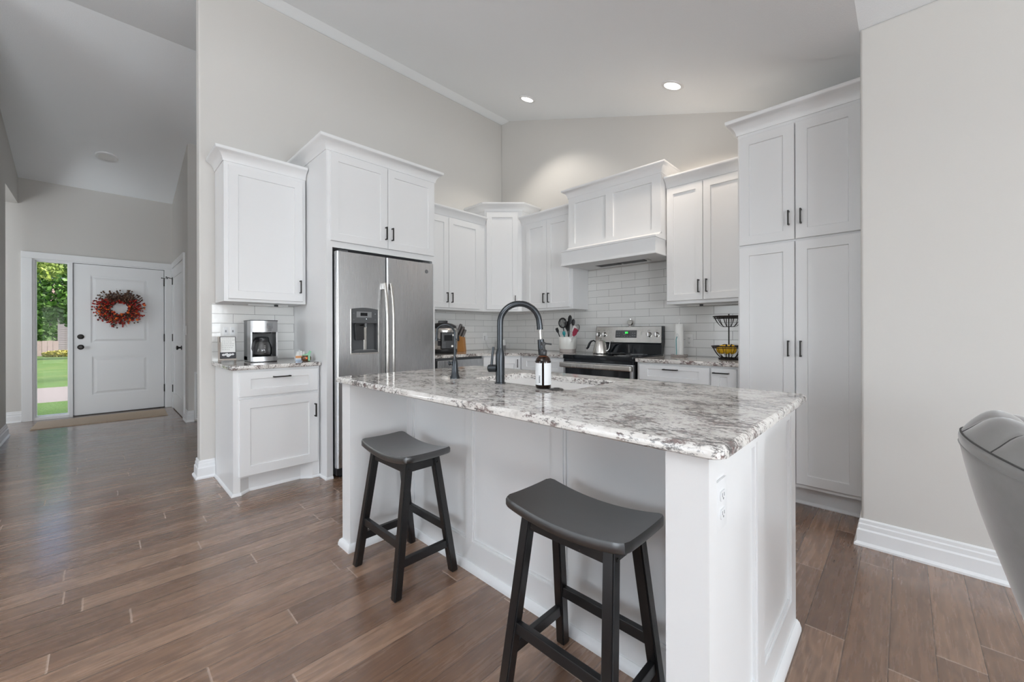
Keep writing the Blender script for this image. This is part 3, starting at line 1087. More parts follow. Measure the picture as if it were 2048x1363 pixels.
b.box(-0.006, HW + 0.006, -0.122, 0.10, 1.826, 1.843, 0.003)
b.obj('apron_band', 'cab', c)
vi = MB().box(0.24, 0.80, -0.02, 0.26, 1.834, 1.842)
vi.obj('vent_insert', 'satin', c)
g = MB()
for i in range(2):
    for j in range(11):
        g.box(0.26 + i * 0.27, 0.50 + i * 0.27, 0.0 + j * 0.022, 0.013 + j * 0.022, 1.828, 1.835)
g.obj('grease_filter', 'vent_dark', c)

# --- tall pantry
c = thing('pantry_cabinet', 'tall four door white pantry cabinet beside the right wall', 'cabinet', (-0.850, 3.20, 0))
MB().box(0, 0.682, 0, 0.672, 0.125, 2.548).obj('carcass', 'cab', c)
MB().box(0, 0.682, 0.065, 0.66, 0, 0.125).obj('toe_kick', 'cab', c)
MB().sweep([(0, 0.065), (0.654, 0.065)], SHOE).obj('shoe_molding', 'trim', c)
shaker(c, 'door', 0.012, 0.338, 1.752, 2.515, ('v', 0.308, 1.845, 1.94))
shaker(c, 'door', 0.344, 0.674, 1.752, 2.515, ('v', 0.374, 1.845, 1.94))
shaker(c, 'door', 0.012, 0.338, 0.15, 1.738, ('v', 0.305, 0.98, 1.085))
shaker(c, 'door', 0.344, 0.674, 0.15, 1.738, ('v', 0.372, 0.98, 1.085))
crown(c, [(0, 0.66), (0, 0), (0.682, 0)], 2.543, 1.12)

# --- base run right of the stove
c = thing('base_cabinet', 'white drawer base cabinet directly right of the stove', 'cabinet', (-1.660, 3.27, 0))
MB().box(0, 0.60, 0, 0.605, 0.11, 0.884).obj('carcass', 'cab', c)
MB().box(0, 0.60, 0.07, 0.6, 0, 0.11).obj('toe_kick', 'cab', c)
shaker(c, 'drawer', 0.022, 0.594, 0.735, 0.866, ('h', 0.238, 0.358, 0.834), rail=0.075, rt=0.034)
shaker(c, 'drawer', 0.022, 0.594, 0.43, 0.725, ('h', 0.238, 0.358, 0.60))
shaker(c, 'drawer', 0.022, 0.594, 0.12, 0.42, ('h', 0.238, 0.358, 0.30))
c = thing('base_cabinet', 'narrow white pull-out base cabinet against the tall pantry', 'cabinet', (-1.059, 3.27, 0))
MB().box(0, 0.207, 0, 0.605, 0.11, 0.884).obj('carcass', 'cab', c)
MB().box(0, 0.207, 0.07, 0.6, 0, 0.11).obj('toe_kick', 'cab', c)
shaker(c, 'door', 0.006, 0.183, 0.12, 0.866, ('h', 0.024, 0.135, 0.833), rail=0.062)
ob = MB().box(-1.666, -0.851, 3.232, YB - 0.002, 0.884, 0.914, 0.008, 3).obj('range_side_countertop', 'granite', smooth=40)
tag(ob, 'granite countertop between the stove and the tall pantry', 'countertop')

# --- corner run left of the stove
c = thing('corner_base_cabinet', 'white base cabinet with a diagonal door in the room corner', 'cabinet', (-3.35, 2.962, 0), radians(45))
B0 = (-3.35, 2.962)
B1 = (-3.042, 3.27)
def dl2(x, y):
    dx, dy = x - B0[0], y - B0[1]
    return (dx * cos(pi / 4) + dy * sin(pi / 4), -dx * sin(pi / 4) + dy * cos(pi / 4))
D2 = dl2(*B1)[0]
pl = [dl2(*B0), dl2(*B1), dl2(-3.042, YB - 0.003), dl2(XL + 0.003, YB - 0.003), dl2(XL + 0.003, 2.962)]
MB().prism(pl, 0.11, 0.884).obj('carcass', 'cab', c)
shaker(c, 'door', 0.012, D2 - 0.012, 0.12, 0.866, ('v', D2 - 0.045, 0.755, 0.845), rail=0.07)
c = thing('base_cabinet', 'white base cabinet directly left of the stove', 'cabinet', (-3.040, 3.27, 0))
MB().box(0, 0.606, 0, 0.605, 0.11, 0.884).obj('carcass', 'cab', c)
MB().box(0, 0.606, 0.07, 0.6, 0, 0.11).obj('toe_kick', 'cab', c)
shaker(c, 'drawer', 0.012, 0.594, 0.735, 0.866, ('h', 0.24, 0.36, 0.834), rail=0.075, rt=0.034)
shaker(c, 'door', 0.012, 0.594, 0.12, 0.725, ('v', 0.56, 0.60, 0.70))
pl = [(XL + 0.002, 2.242), (-3.322, 2.242), (-3.322, 2.955), (-3.03, 3.235), (-2.434, 3.235), (-2.434, YB - 0.002), (XL + 0.002, YB - 0.002)]
ob = MB().prism(pl, 0.884, 0.914, bev=0.008, seg=3).obj('corner_countertop', 'granite', smooth=40)
tag(ob, 'L-shaped granite countertop in the corner between refrigerator and stove', 'countertop')
# dishwasher
c = thing('dishwasher', 'stainless dishwasher front beside the refrigerator', 'dishwasher', (-3.35, 2.345, 0), R90)
MB().box(0, 0.60, 0, 0.58, 0.10, 0.88).obj('tub', 'dark_grey', c)
MB().box(0.002, 0.606, -0.024, 0, 0.12, 0.858, 0.006).obj('door', 'steel', c, 40)
MB().box(0.02, 0.58, 0.06, 0.55, 0, 0.10).obj('toe_kick', 'black_plastic', c)

# --- tile backsplashes
ob = MB().box(XL + 0.0015, XL + 0.0085, 0.624, 1.229, 0.9145, 1.384).obj('tile_backsplash', 'tile_y')
tag(ob, 'white subway tile backsplash behind the coffee maker', 'backsplash')
ob = MB().box(XL + 0.0015, XL + 0.0085, 2.24, YB - 0.010, 0.9145, 1.394).obj('tile_backsplash', 'tile_y')
tag(ob, 'white subway tile backsplash on the side wall behind the pressure cooker', 'backsplash')
b = MB().prism([(XL + 0.009, 0.9145), (-2.434, 0.9145), (-2.434, 0.70), (-1.666, 0.70), (-1.666, 0.9145), (-0.851, 0.9145), (-0.851, 1.389), (-1.5345, 1.389), (-1.5345, 1.83), (-2.563, 1.83), (-2.563, 1.394), (XL + 0.009, 1.394)], YB - 0.0085, YB - 0.0015, 'y')
tag(b.obj('tile_backsplash', 'tile_x'), 'white subway tile backsplash behind the stove, from the corner to the pantry', 'backsplash')

# ================================================================== REFRIGERATOR
c = thing('refrigerator', 'stainless side-by-side refrigerator with water dispenser', 'refrigerator', (-3.155, 1.284, 0), R90)
# local: x along the front (0..0.902), -y towards the room, door fronts at y = 0
MB().box(0.004, 0.898, 0.075, 0.78, 0.03, 1.765).obj('body', 'dark_grey', c)


def fdoor(name, x0, x1, z0, z1, hole=None):
    b = MB()
    th = 0.062
    r = 0.014
    def slab(a, b_, za, zb, rl=False, rr=False):
        p = [(a, th), (b_, th)]
        if rr:
            p += [(b_ , r)] + [(b_ - r + r * cos(t_), r - r * sin(t_)) for t_ in (radians(30), radians(60))] + [(b_ - r, 0)]
        else:
            p += [(b_, 0)]
        if rl:
            p += [(a + r, 0)] + [(a + r - r * sin(t_), r - r * cos(t_)) for t_ in (radians(30), radians(60))] + [(a, r)]
        else:
            p += [(a, 0)]
        b.prism(p, za, zb)
    if hole:
        hx0, hx1, hz0, hz1 = hole
        slab(x0, hx0, z0, z1, rl=True)
        slab(hx1, x1, z0, z1, rr=True)
        slab(hx0, hx1, z0, hz0)
        slab(hx0, hx1, hz1, z1)
    else:
        slab(x0, x1, z0, z1, True, True)
    return b.obj(name, 'steel', c, 40)


HOLE = (0.114, 0.342, 0.978, 1.335)
fd = fdoor('freezer_door', 0.0, 0.416, 0.085, 1.783, HOLE)
rd = fdoor('fridge_door', 0.422, 0.902, 0.085, 1.783)
for x0, x1, par in ((0.0, 0.416, fd), (0.422, 0.902, rd)):
    MB().box(x0 + 0.006, x1 - 0.006, 0.062, 0.074, 0.09, 1.778).obj('gasket', 'black_plastic', par)
# dispenser
hx0, hx1, hz0, hz1 = HOLE
d = MB()
d.box(hx0 + 0.004, hx1 - 0.004, 0.052, 0.060, hz0, hz1)
d.box(hx0, hx0 + 0.008, 0.006, 0.06, hz0, hz1).box(hx1 - 0.008, hx1, 0.006, 0.06, hz0, hz1)
d.box(hx0, hx1, 0.004, 0.06, hz0, hz0 + 0.022)
d.box(hx0, hx1, 0.003, 0.06, 1.222, hz1)
disp = d.obj('dispenser', 'dark_grey', fd)
MB().prism([(hx0 + (hx1 - hx0) * i / 12, hz1 + 0.012 * sin(pi * i / 12)) for i in range(13)] + [(hx1, hz1 - 0.02), (hx0, hz1 - 0.02)], -0.002, 0.02, 'y').obj('top_trim', 'dark_grey', disp)
MB().box(hx0 + 0.045, hx1 - 0.055, 0.001, 0.004, 1.268, 1.315).obj('control_panel', 'mid_grey', disp)
MB().box(hx0 + 0.078, hx1 - 0.092, -0.0005, 0.002, 1.280, 1.306).obj('display', 'black_glass', disp)
MB().cyl((hx0 + 0.128, 0.002, 1.256), (hx0 + 0.128, 0.0005, 1.256), 0.003, seg=10).obj('indicator_light', 'white_led', disp)
for bx, bz in ((0.022, 1.30), (0.022, 1.25), (hx1 - hx0 - 0.022, 1.30), (hx1 - hx0 - 0.022, 1.25)):
    MB().cyl((hx0 + bx, 0.003, bz), (hx0 + bx, 0.001, bz), 0.006, seg=12).obj('button', 'screen_grey', disp)
p = MB().prism([(hx0 + 0.036, 1.215), (hx0 + 0.115, 1.215), (hx0 + 0.118, 1.085), (hx0 + 0.046, 1.085)], 0.018, 0.030, 'y', bev=0.003)
p.box(hx0 + 0.045, hx0 + 0.11, 0.018, 0.05, 1.20, 1.222)
p.obj('paddle', 'black_plastic', disp)
MB().cyl((hx0 + 0.135, 0.03, 1.222), (hx0 + 0.135, 0.03, 1.19), 0.012, 0.008, 12).obj('spout', 'mid_grey', disp)
MB().box(hx0 + 0.126, hx0 + 0.15, 0.046, 0.052, 1.0, 1.215, 0.002).obj('splash_strip', 'satin', disp)
MB().box(hx0 + 0.02, hx1 - 0.02, 0.004, 0.05, hz0 + 0.020, hz0 + 0.026).obj('drip_tray', 'mid_grey', disp)
bz = MB()
for q in ((hx0 - 0.006, hx0 + 0.001, hz0 - 0.004, hz1), (hx1 - 0.001, hx1 + 0.008, hz0 - 0.004, hz1), (hx0 - 0.006, hx1 + 0.008, hz0 - 0.008, hz0 + 0.003)):
    bz.box(q[0], q[1], -0.004, 0.006, q[2], q[3], 0.002)
bz.obj('dispenser_bezel', 'satin', disp)
# handles
for x, par in ((0.392, fd), (0.447, rd)):
    zt, zb = 1.56, 0.42
    pts = []
    for i in range(17):
        t_ = i / 16
        z = zt + (zb - zt) * t_
        out = 0.030 + 0.042 * (1 - (2 * t_ - 1) ** 4)
        pts.append((x, -out, z))
    h = MB().tube(pts, 0.012, 14, flat=(0.011, 0.014, (0, -1, 0)))
    h.box(x - 0.012, x + 0.012, -0.036, 0.0, zt - 0.05, zt, 0.004).box(x - 0.012, x + 0.012, -0.036, 0.0, zb, zb + 0.05, 0.004)
    h.obj('handle', 'satin', par, 50)
lg = MB().lathe([(0, 0.0), (0.017, 0.0), (0.017, 0.002), (0.0, 0.002)], (0.822, -0.002, 1.706), axis='y')
lg = lg.obj('badge', 'mid_grey', rd)
b = MB()
for rr, w in ((0.0155, 0.001), (0.012, 0.0008)):
    b.tube([(0.822 + rr * cos(2 * pi * i / 24), -0.0025, 1.706 + rr * sin(2 * pi * i / 24)) for i in range(24)], w, 6, closed=True)
b.tube([(0.822 - 0.007 + 0.004 * cos(a), -0.0028, 1.706 + 0.005 * sin(a)) for a in [0.6 + i * 0.5 for i in range(11)]], 0.0007, 5)
b.tube([(0.822 + 0.005 + 0.0035 * cos(a), -0.0028, 1.706 + 0.005 * sin(a)) for a in [0.6 + i * 0.5 for i in range(10)]], 0.0007, 5)
b.obj('monogram', 'dark_grey', lg)
MB().box(0.03, 0.10, 0.02, 0.12, 1.783, 1.80, 0.003).obj('hinge_cover', 'dark_grey', c)
MB().box(0.80, 0.87, 0.02, 0.12, 1.783, 1.80, 0.003).obj('hinge_cover', 'dark_grey', c)
MB().box(0.006, 0.896, 0.02, 0.10, 0.025, 0.082).obj('kick_grille', 'black_plastic', c)
for x in (0.05, 0.85):
    MB().cyl((x - 0.012, 0.05, 0.02), (x + 0.012, 0.05, 0.02), 0.02, seg=14).obj('roller', 'black_plastic', c)

# ================================================================== STOVE
SX0, SX1 = -2.426, -1.674
SW = SX1 - SX0
c = thing('stove', 'stainless and black electric stove with green clock under the hood', 'stove', (SX0, 3.225, 0))
MB().box(0.003, SW - 0.003, 0.03, 0.62, 0.06, 0.895).obj('body', 'black_plastic', c)
ctp = MB().box(0, SW, -0.012, 0.60, 0.882, 0.924, 0.006).obj('cooktop', 'black_glass', c, 40)
b = MB()
for x, y, r in ((0.20, 0.16, 0.105), (0.56, 0.16, 0.08), (0.20, 0.43, 0.075), (0.56, 0.43, 0.10)):
    for rr in (r, r * 0.6):
        b.tube([(x + rr * cos(2 * pi * i / 40), y + rr * sin(2 * pi * i / 40), 0.9238) for i in range(40)], 0.0012, 4, closed=True)
b.obj('burner_rings', 'mid_grey', ctp)
od = MB().box(0.004, SW - 0.004, -0.012, 0.03, 0.25, 0.855, 0.004)
od = od.obj('oven_door', 'steel', c, 40)
MB().box(0.03, SW - 0.03, -0.016, -0.008, 0.30, 0.80, 0.003).obj('oven_window', 'black_glass', od)
MB().box(0.006, SW - 0.006, -0.006, 0.03, 0.856, 0.881).obj('control_trim', 'black_glass', c)
hd = MB().box(-0.004, SW + 0.004, -0.070, -0.036, 0.802, 0.848, 0.013, 4)
hd.box(0.02, 0.05, -0.04, -0.006, 0.81, 0.84).box(SW - 0.05, SW - 0.02, -0.04, -0.006, 0.81, 0.84)
hd.obj('handle', 'satin', od, 50)
MB().box(0.004, SW - 0.004, -0.008, 0.03, 0.065, 0.24, 0.004).obj('storage_drawer', 'steel', c, 40)
# backguard, console leaning back slightly
bg = MB().prism([(0.552, 0.924), (0.605, 0.924), (0.638, 1.04), (0.638, 1.20), (0.60, 1.20), (0.575, 1.035), (0.562, 1.02)], 0.0, SW, 'x')
bg = bg.obj('backguard', 'black_glass', c)
def con(x, z, off=0.0):     # a point on the console face
    t_ = (z - 1.035) / (1.196 - 1.035)
    return Vector((x, 0.565 + 0.022 * t_ - off, z))
pan = MB()
A = [con(0.006, 1.035), con(SW - 0.006, 1.035), con(SW - 0.012, 1.196), con(0.012, 1.196)]
Bq = [q + Vector((0, 0.02, 0)) for q in A]
va = [pan.bm.verts.new(q) for q in A]
vb = [pan.bm.verts.new(q) for q in Bq]
pan.bm.faces.new(va)
pan.bm.faces.new(vb[::-1])
for i in range(4):
    pan.bm.faces.new((va[i], va[(i + 1) % 4], vb[(i + 1) % 4], vb[i]))
pan = pan.obj('console_panel', 'satin', bg)
def face_box(x0, x1, z0, z1, off, mat, name, par):
    b = MB()
    q = [con(x0, z0, off), con(x1, z0, off), con(x1, z1, off), con(x0, z1, off)]
    w = [con(x0, z0, -0.004), con(x1, z0, -0.004), con(x1, z1, -0.004), con(x0, z1, -0.004)]
    a_ = [b.bm.verts.new(v) for v in q]
    b_ = [b.bm.verts.new(v) for v in w]
    b.bm.faces.new(a_)
    b.bm.faces.new(b_[::-1])
    for i in range(4):
        b.bm.faces.new((a_[i], a_[(i + 1) % 4], b_[(i + 1) % 4], b_[i]))
    return b.obj(name, mat, par)
dp = face_box(0.248, 0.486, 1.083, 1.160, 0.002, 'dark_grey', 'display_panel', bg)
face_box(0.335, 0.405, 1.118, 1.150, 0.0025, 'black_glass', 'clock_window', dp)
sg = MB()
SEG = {'4': 'bcfg', '1': 'bc', '0': 'abcdef', '8': 'abcdefg', '2': 'abged', '5': 'afgcd'}
def seven(ch, x, z, h=0.018, w=0.010):
    t_ = 0.0022
    R_ = {'a': (x, x + w, z + h - t_, z + h), 'd': (x, x + w, z, z + t_), 'g': (x, x + w, z + h / 2 - t_ / 2, z + h / 2 + t_ / 2),
          'f': (x, x + t_, z + h / 2, z + h), 'e': (x, x + t_, z, z + h / 2), 'b': (x + w - t_, x + w, z + h / 2, z + h), 'c': (x + w - t_, x + w, z, z + h / 2)}
    for s_ in SEG[ch]:
        q = R_[s_]
        y_ = con(0, (q[2] + q[3]) / 2, 0.0035).y
        sg.box(q[0], q[1], y_, y_ + 0.001, q[2], q[3])
for i, ch in enumerate('105'):
    seven(ch, 0.351 + i * 0.0145, 1.126)
sg.obj('clock_digits', 'green_led', dp)
bt = MB()
for x in (0.268, 0.292, 0.442, 0.466):
    for z in (1.105, 1.130):
        y_ = con(0, z, 0.003).y
        bt.box(x - 0.007, x + 0.007, y_, y_ + 0.002, z - 0.004, z + 0.004)
for x in (0.325, 0.355, 0.385, 0.415):
    y_ = con(0, 1.098, 0.003).y
    bt.box(x - 0.004, x + 0.004, y_, y_ + 0.002, 1.094, 1.102)
bt.obj('buttons', 'mid_grey', dp)
for x in (0.040, 0.112, 0.618, 0.695):
    q = con(x, 1.117)
    k = MB().lathe([(0, -0.028), (0.018, -0.028), (0.021, -0.020), (0.024, -0.004), (0.026, 0.0), (0, 0.0)], q, 20, 'y')
    k.box(x - 0.0045, x + 0.0045, q.y - 0.036, q.y - 0.02, 1.095, 1.139, 0.003)
    k.obj('knob', 'chrome', bg, 40)
    MB().box(x - 0.012, x + 0.012, con(0, 1.16).y - 0.0008, con(0, 1.16).y + 0.002, 1.158, 1.160).obj('knob_mark', 'ink', bg)
# timer on the backguard
t = thing('kitchen_timer', 'small round silver timer standing on the back of the stove', 'timer', (-2.027, 3.835, 1.2005))
MB().lathe([(0, 0.0), (0.022, 0.0), (0.020, 0.008), (0.010, 0.012), (0, 0.012)], seg=20).obj('base', 'chrome', t, 40)
MB().lathe([(0, -0.014), (0.024, -0.014), (0.030, -0.006), (0.030, 0.010), (0, 0.014)], (0, 0, 0.040), 24, 'y').obj('dial', 'satin', t, 40)
MB().cyl((0, 0, 0.068), (0, 0, 0.078), 0.006, seg=10).obj('knob', 'chrome', t)
# spoon rest
t = MB().lathe([(0, 0.0), (0.035, 0.0), (0.052, 0.012), (0.048, 0.014), (0.034, 0.004), (0, 0.004)], seg=24)
t.tube([(0.045, 0, 0.011), (0.075, 0.004, 0.014), (0.10, 0.006, 0.012)], [0.009, 0.008, 0.006], 8)
o = t.obj('spoon_rest', 'black_plastic', loc=(-1.995, 3.49, 0.9242), smooth=45)
tag(o, 'small black spoon rest lying on the stovetop', 'spoon rest')

# gooseneck kettle
t = thing('gooseneck_kettle', 'brushed steel gooseneck kettle with black handle on the stovetop', 'kettle', (-2.205, 3.545, 0.9242), radians(4))
MB().lathe([(0, 0), (0.072, 0), (0.076, 0.006), (0.070, 0.05), (0.052, 0.112), (0.046, 0.128), (0.0, 0.128)], seg=32).obj('pot', 'satin', t, 40)
MB().lathe([(0.046, 0.128), (0.040, 0.136), (0.012, 0.142), (0.008, 0.150), (0.012, 0.158), (0.008, 0.166), (0, 0.167)], seg=24).obj('lid', 'satin', t, 40)
MB().tube([(0.066, 0, 0.030), (0.086, 0, 0.032), (0.100, 0, 0.055), (0.106, 0, 0.095), (0.112, 0, 0.122), (0.125, 0, 0.131), (0.142, 0, 0.126)],
          [0.011, 0.009, 0.007, 0.006, 0.0055, 0.005, 0.005], 12).obj('spout', 'chrome', t, 60)
MB().tube([(-0.046, 0, 0.112), (-0.075, 0, 0.132), (-0.105, 0, 0.122), (-0.125, 0, 0.098), (-0.140, 0, 0.062), (-0.156, 0, 0.045)],
          [0.006, 0.007, 0.010, 0.012, 0.012, 0.010], 12).obj('handle', 'black_plastic', t, 60)

# ================================================================== THINGS ON THE COUNTERS
ZT = 0.9145
# utensil crock
CX, CY = -2.700, 3.665
t = thing('utensil_crock', 'white ceramic crock with grey foot holding the cooking utensils', 'crock', (CX, CY, ZT))
MB().lathe([(0.0, 0.042), (0.092, 0.040), (0.100, 0.05), (0.102, 0.17), (0.100, 0.176), (0.094, 0.176), (0.092, 0.16), (0.092, 0.05), (0, 0.048)], seg=36).obj('body', 'ceramic', t, 40)
MB().lathe([(0, 0.0), (0.088, 0.0), (0.094, 0.008), (0.094, 0.040), (0, 0.042)], seg=36).obj('foot', 'clay', t, 40)


def utensil(name, label, base, tip, mat, head, hmat=None):
    b0, t0 = Vector(base), Vector(tip)
    u = thing(name, label, 'utensil', (CX, CY, ZT + 0.05), 0, 'cooking utensils in the white crock')
    MB().tube([b0, (b0 + t0) / 2, t0], [0.006, 0.005, 0.006], 8).obj('shaft', mat, u, 60)
    d = (t0 - b0).normalized()
    hb = MB()
    sd = Vector((1, 0, 0)) - d * d.x
    sd.normalize()
    nn = d.cross(sd)
    kind, L, wd = head
    def ellipse_plate(k0=0.0, th=0.004, slots=False):
        N = 20
        for side in (1,):
            ringA = [hb.bm.verts.new(t0 + d * (L / 2 + L / 2 * sin(2 * pi * i / N)) + sd * (wd / 2 * cos(2 * pi * i / N)) + nn * th) for i in range(N)]
            ringB = [hb.bm.verts.new(t0 + d * (L / 2 + L / 2 * sin(2 * pi * i / N)) + sd * (wd / 2 * cos(2 * pi * i / N)) - nn * th) for i in range(N)]
            hb.bm.faces.new(ringA)
            hb.bm.faces.new(ringB[::-1])
            for i in range(N):
                j = (i + 1) % N
                hb.bm.faces.new((ringA[i], ringA[j], ringB[j], ringB[i]))
    if kind == 'round':
        ellipse_plate()
    elif kind == 'ringslots':
        N = 26
        pts = [t0 + d * (L / 2 + L / 2 * sin(2 * pi * i / N)) + sd * (wd / 2 * cos(2 * pi * i / N)) for i in range(N)]
        hb.tube(pts, 0.009, 8, closed=True)
        for k in (-0.5, -0.17, 0.17, 0.5):
            hh = L / 2 * sqrt(max(0.05, 1 - (k * 1.2) ** 2))
            q = t0 + d * (L / 2) + sd * (wd / 2 * k)
            hb.tube([q - d * hh, q + d * hh], 0.0045, 6)
    elif kind == 'blade':
        w0, w1 = wd * 0.35, wd
        pts = [(-w0 / 2, 0), (-w1 / 2, L * 0.35), (-w1 / 2, L * 0.92), (-w1 * 0.38, L), (w1 * 0.38, L), (w1 / 2, L * 0.92), (w1 / 2, L * 0.35), (w0 / 2, 0)]
        A = [hb.bm.verts.new(t0 + sd * a + d * b + nn * 0.003) for a, b in pts]
        B = [hb.bm.verts.new(t0 + sd * a + d * b - nn * 0.003) for a, b in pts]
        hb.bm.faces.new(A)
        hb.bm.faces.new(B[::-1])
        for i in range(len(pts)):
            j = (i + 1) % len(pts)
            hb.bm.faces.new((A[i], A[j], B[j], B[i]))
    elif kind == 'whisk':
        for k in range(6):
            a = pi * k / 6
            ax = sd * cos(a) + nn * sin(a)
            hb.tube([t0 + d * (L / 2 - L / 2 * cos(pi * i / 10)) + ax * (wd / 2 * sin(pi * i / 10)) for i in range(11)], 0.0016, 5)
    elif kind == 'spoon':
        hb.sphere((0, 0, 0), 1.0, 14, 9)
        Mx = Matrix((sd * wd / 2, nn * 0.007, d * L / 2)).transposed()
        for v_ in hb.bm.verts:
            v_.co = t0 + d * L / 2 + Mx @ v_.co
    hb.obj('head', hmat or mat, u, 50)
    return u


utensil('slotted_skimmer', 'black round slotted skimmer, leftmost tall utensil in the crock', (-0.02, 0, 0), (-0.062, 0.0, 0.23), 'black_plastic', ('ringslots', 0.105, 0.10))
utensil('spatula', 'black spatula standing behind the skimmer in the crock', (0.0, 0.03, 0), (-0.02, 0.03, 0.19), 'black_plastic', ('blade', 0.11, 0.062))
utensil('serving_spoon', 'tall black serving spoon in the middle of the crock', (0.01, 0.0, 0), (0.012, 0.02, 0.26), 'black_plastic', ('spoon', 0.11, 0.06))
utensil('ladle', 'thin black ladle right of the tall spoon in the crock', (0.03, 0.02, 0), (0.05, 0.03, 0.25), 'black_plastic', ('spoon', 0.075, 0.05))
utensil('pasta_fork', 'short black fork leaning out of the crock on the left', (-0.03, -0.03, 0), (-0.11, -0.03, 0.17), 'black_plastic', ('blade', 0.06, 0.035))
utensil('whisk', 'black whisk leaning right in the crock', (0.03, -0.01, 0), (0.10, 0.0, 0.17), 'black_plastic', ('whisk', 0.10, 0.06))
utensil('scraper', 'white scraper leaning right in the crock', (0.03, -0.03, 0), (0.095, -0.04, 0.15), 'white_sil', ('blade', 0.10, 0.05))
utensil('silicone_spatula', 'wine red spatula leaning right in the crock', (0.04, -0.05, 0), (0.115, -0.055, 0.135), 'white_sil', ('blade', 0.09, 0.055), 'red_sil')
utensil('teal_spoon', 'short teal spoon at the front of the crock', (0.0, -0.05, 0), (-0.005, -0.06, 0.14), 'teal', ('spoon', 0.05, 0.045))

# pressure cooker
t = thing('pressure_cooker', 'steel and black electric pressure cooker beside the refrigerator', 'pressure cooker', (-3.66, 2.655, ZT), radians(72))
MB().lathe([(0, 0), (0.150, 0), (0.158, 0.012), (0.158, 0.045), (0, 0.045)], seg=40).obj('base', 'black_plastic', t, 40)
pot = MB().lathe([(0, 0.045), (0.156, 0.045), (0.160, 0.052), (0.160, 0.235), (0.0, 0.235)], seg=48).obj('shell', 'chrome', t, 40)
MB().lathe([(0.161, 0.15), (0.1625, 0.153), (0.161, 0.158)], seg=48).obj('band', 'black_plastic', pot)
MB().lathe([(0, 0.235), (0.164, 0.235), (0.166, 0.252), (0.158, 0.272), (0.155, 0.274), (0, 0.275)], seg=40).obj('rim', 'satin', t, 40)
lid = MB().lathe([(0, 0.275), (0.150, 0.275), (0.145, 0.300), (0.10, 0.325), (0.04, 0.335), (0, 0.335)], seg=40).obj('lid', 'black_plastic', t, 40)
MB().box(-0.05, 0.05, -0.018, 0.018, 0.330, 0.360, 0.008).obj('lid_handle', 'black_plastic', lid, 40)
cp = MB().box(-0.075, 0.075, -0.185, -0.13, 0.048, 0.232, 0.016, 4)
cp = cp.obj('control_panel', 'black_plastic', t, 40)
MB().box(-0.045, 0.045, -0.187, -0.183, 0.14, 0.20, 0.002).obj('display', 'black_glass', cp)
for i in range(5):
    MB().box(-0.06, -0.03, -0.1865, -0.184, 0.062 + i * 0.014, 0.070 + i * 0.014).obj('button', 'dark_grey', cp)
MB().lathe([(0, -0.012), (0.012, -0.012), (0.014, 0.0), (0, 0.0)], (0.04, -0.184, 0.082), 16, 'y').obj('dial', 'satin', cp, 40)
MB().box(0.045, 0.068, -0.188, -0.184, 0.19, 0.21, 0.001).obj('sticker', 'plate', cp)
for s in (-1, 1):
    MB().box(s * 0.158 - 0.022, s * 0.158 + 0.022, -0.04, 0.04, 0.13, 0.20, 0.01).obj('side_handle', 'black_plastic', t, 40)
lb = MB()
for i in range(8):
    a = radians(-122 + i * 3.4)
lbv = []
for i in range(7):
    a = radians(-128 + i * 3.6)
    lbv.append((0.1612 * cos(a), 0.1612 * sin(a)))
A = [lb.bm.verts.new((x, y, 0.085)) for x, y in lbv]
B = [lb.bm.verts.new((x, y, 0.14)) for x, y in lbv]
for i in range(6):
    lb.bm.faces.new((A[i], A[i + 1], B[i + 1], B[i]))
lb.obj('sticker', 'ink', t)

# knife block
t = thing('knife_block', 'honey coloured wooden knife block behind the pressure cooker', 'knife block', (-3.793, 2.994, ZT), radians(128))
kb = MB().prism([(-0.07, 0), (0.085, 0), (0.085, 0.03), (0.05, 0.205), (-0.055, 0.17)], -0.055, 0.055, 'x', bev=0.004)
kb.obj('block', 'wood_block', t)
random.seed(11)
axis_k = Vector((0, -0.42, 1)).normalized()
kn = [(-0.036, 0.03, 0.135), (-0.012, 0.03, 0.14), (0.012, 0.03, 0.135), (0.036, 0.03, 0.12), (-0.034, -0.005, 0.115), (0.0, -0.005, 0.12), (0.034, -0.005, 0.11),
      (-0.02, -0.035, 0.095), (0.02, -0.035, 0.09)]
descr = ['far left in the back row', 'second from left in the back row', 'third from left in the back row', 'far right in the back row',
         'left in the middle row', 'centre of the middle row', 'right in the middle row', 'left in the front row', 'right in the front row']
for (x, y, L), dsc in zip(kn, descr):
    kt = thing('kitchen_knife', 'grey handled knife in the wooden block, ' + dsc, 'knife', (-3.793, 2.994, ZT), radians(128), 'knives in the wooden block')
    zb = 0.188 + y * 0.33
    p0 = Vector((x, y, zb))
    p1 = p0 + axis_k * L
    MB().tube([p0, p0 + axis_k * L * 0.5, p1], [0.009, 0.011, 0.010], 8, flat=(0.013, 0.008, (0, 1, 0))).obj('handle', 'knife_grip', kt, 60)
    MB().cyl(p0 - axis_k * 0.008, p0 + axis_k * 0.004, 0.010, seg=10).obj('bolster', 'satin', kt, 40)

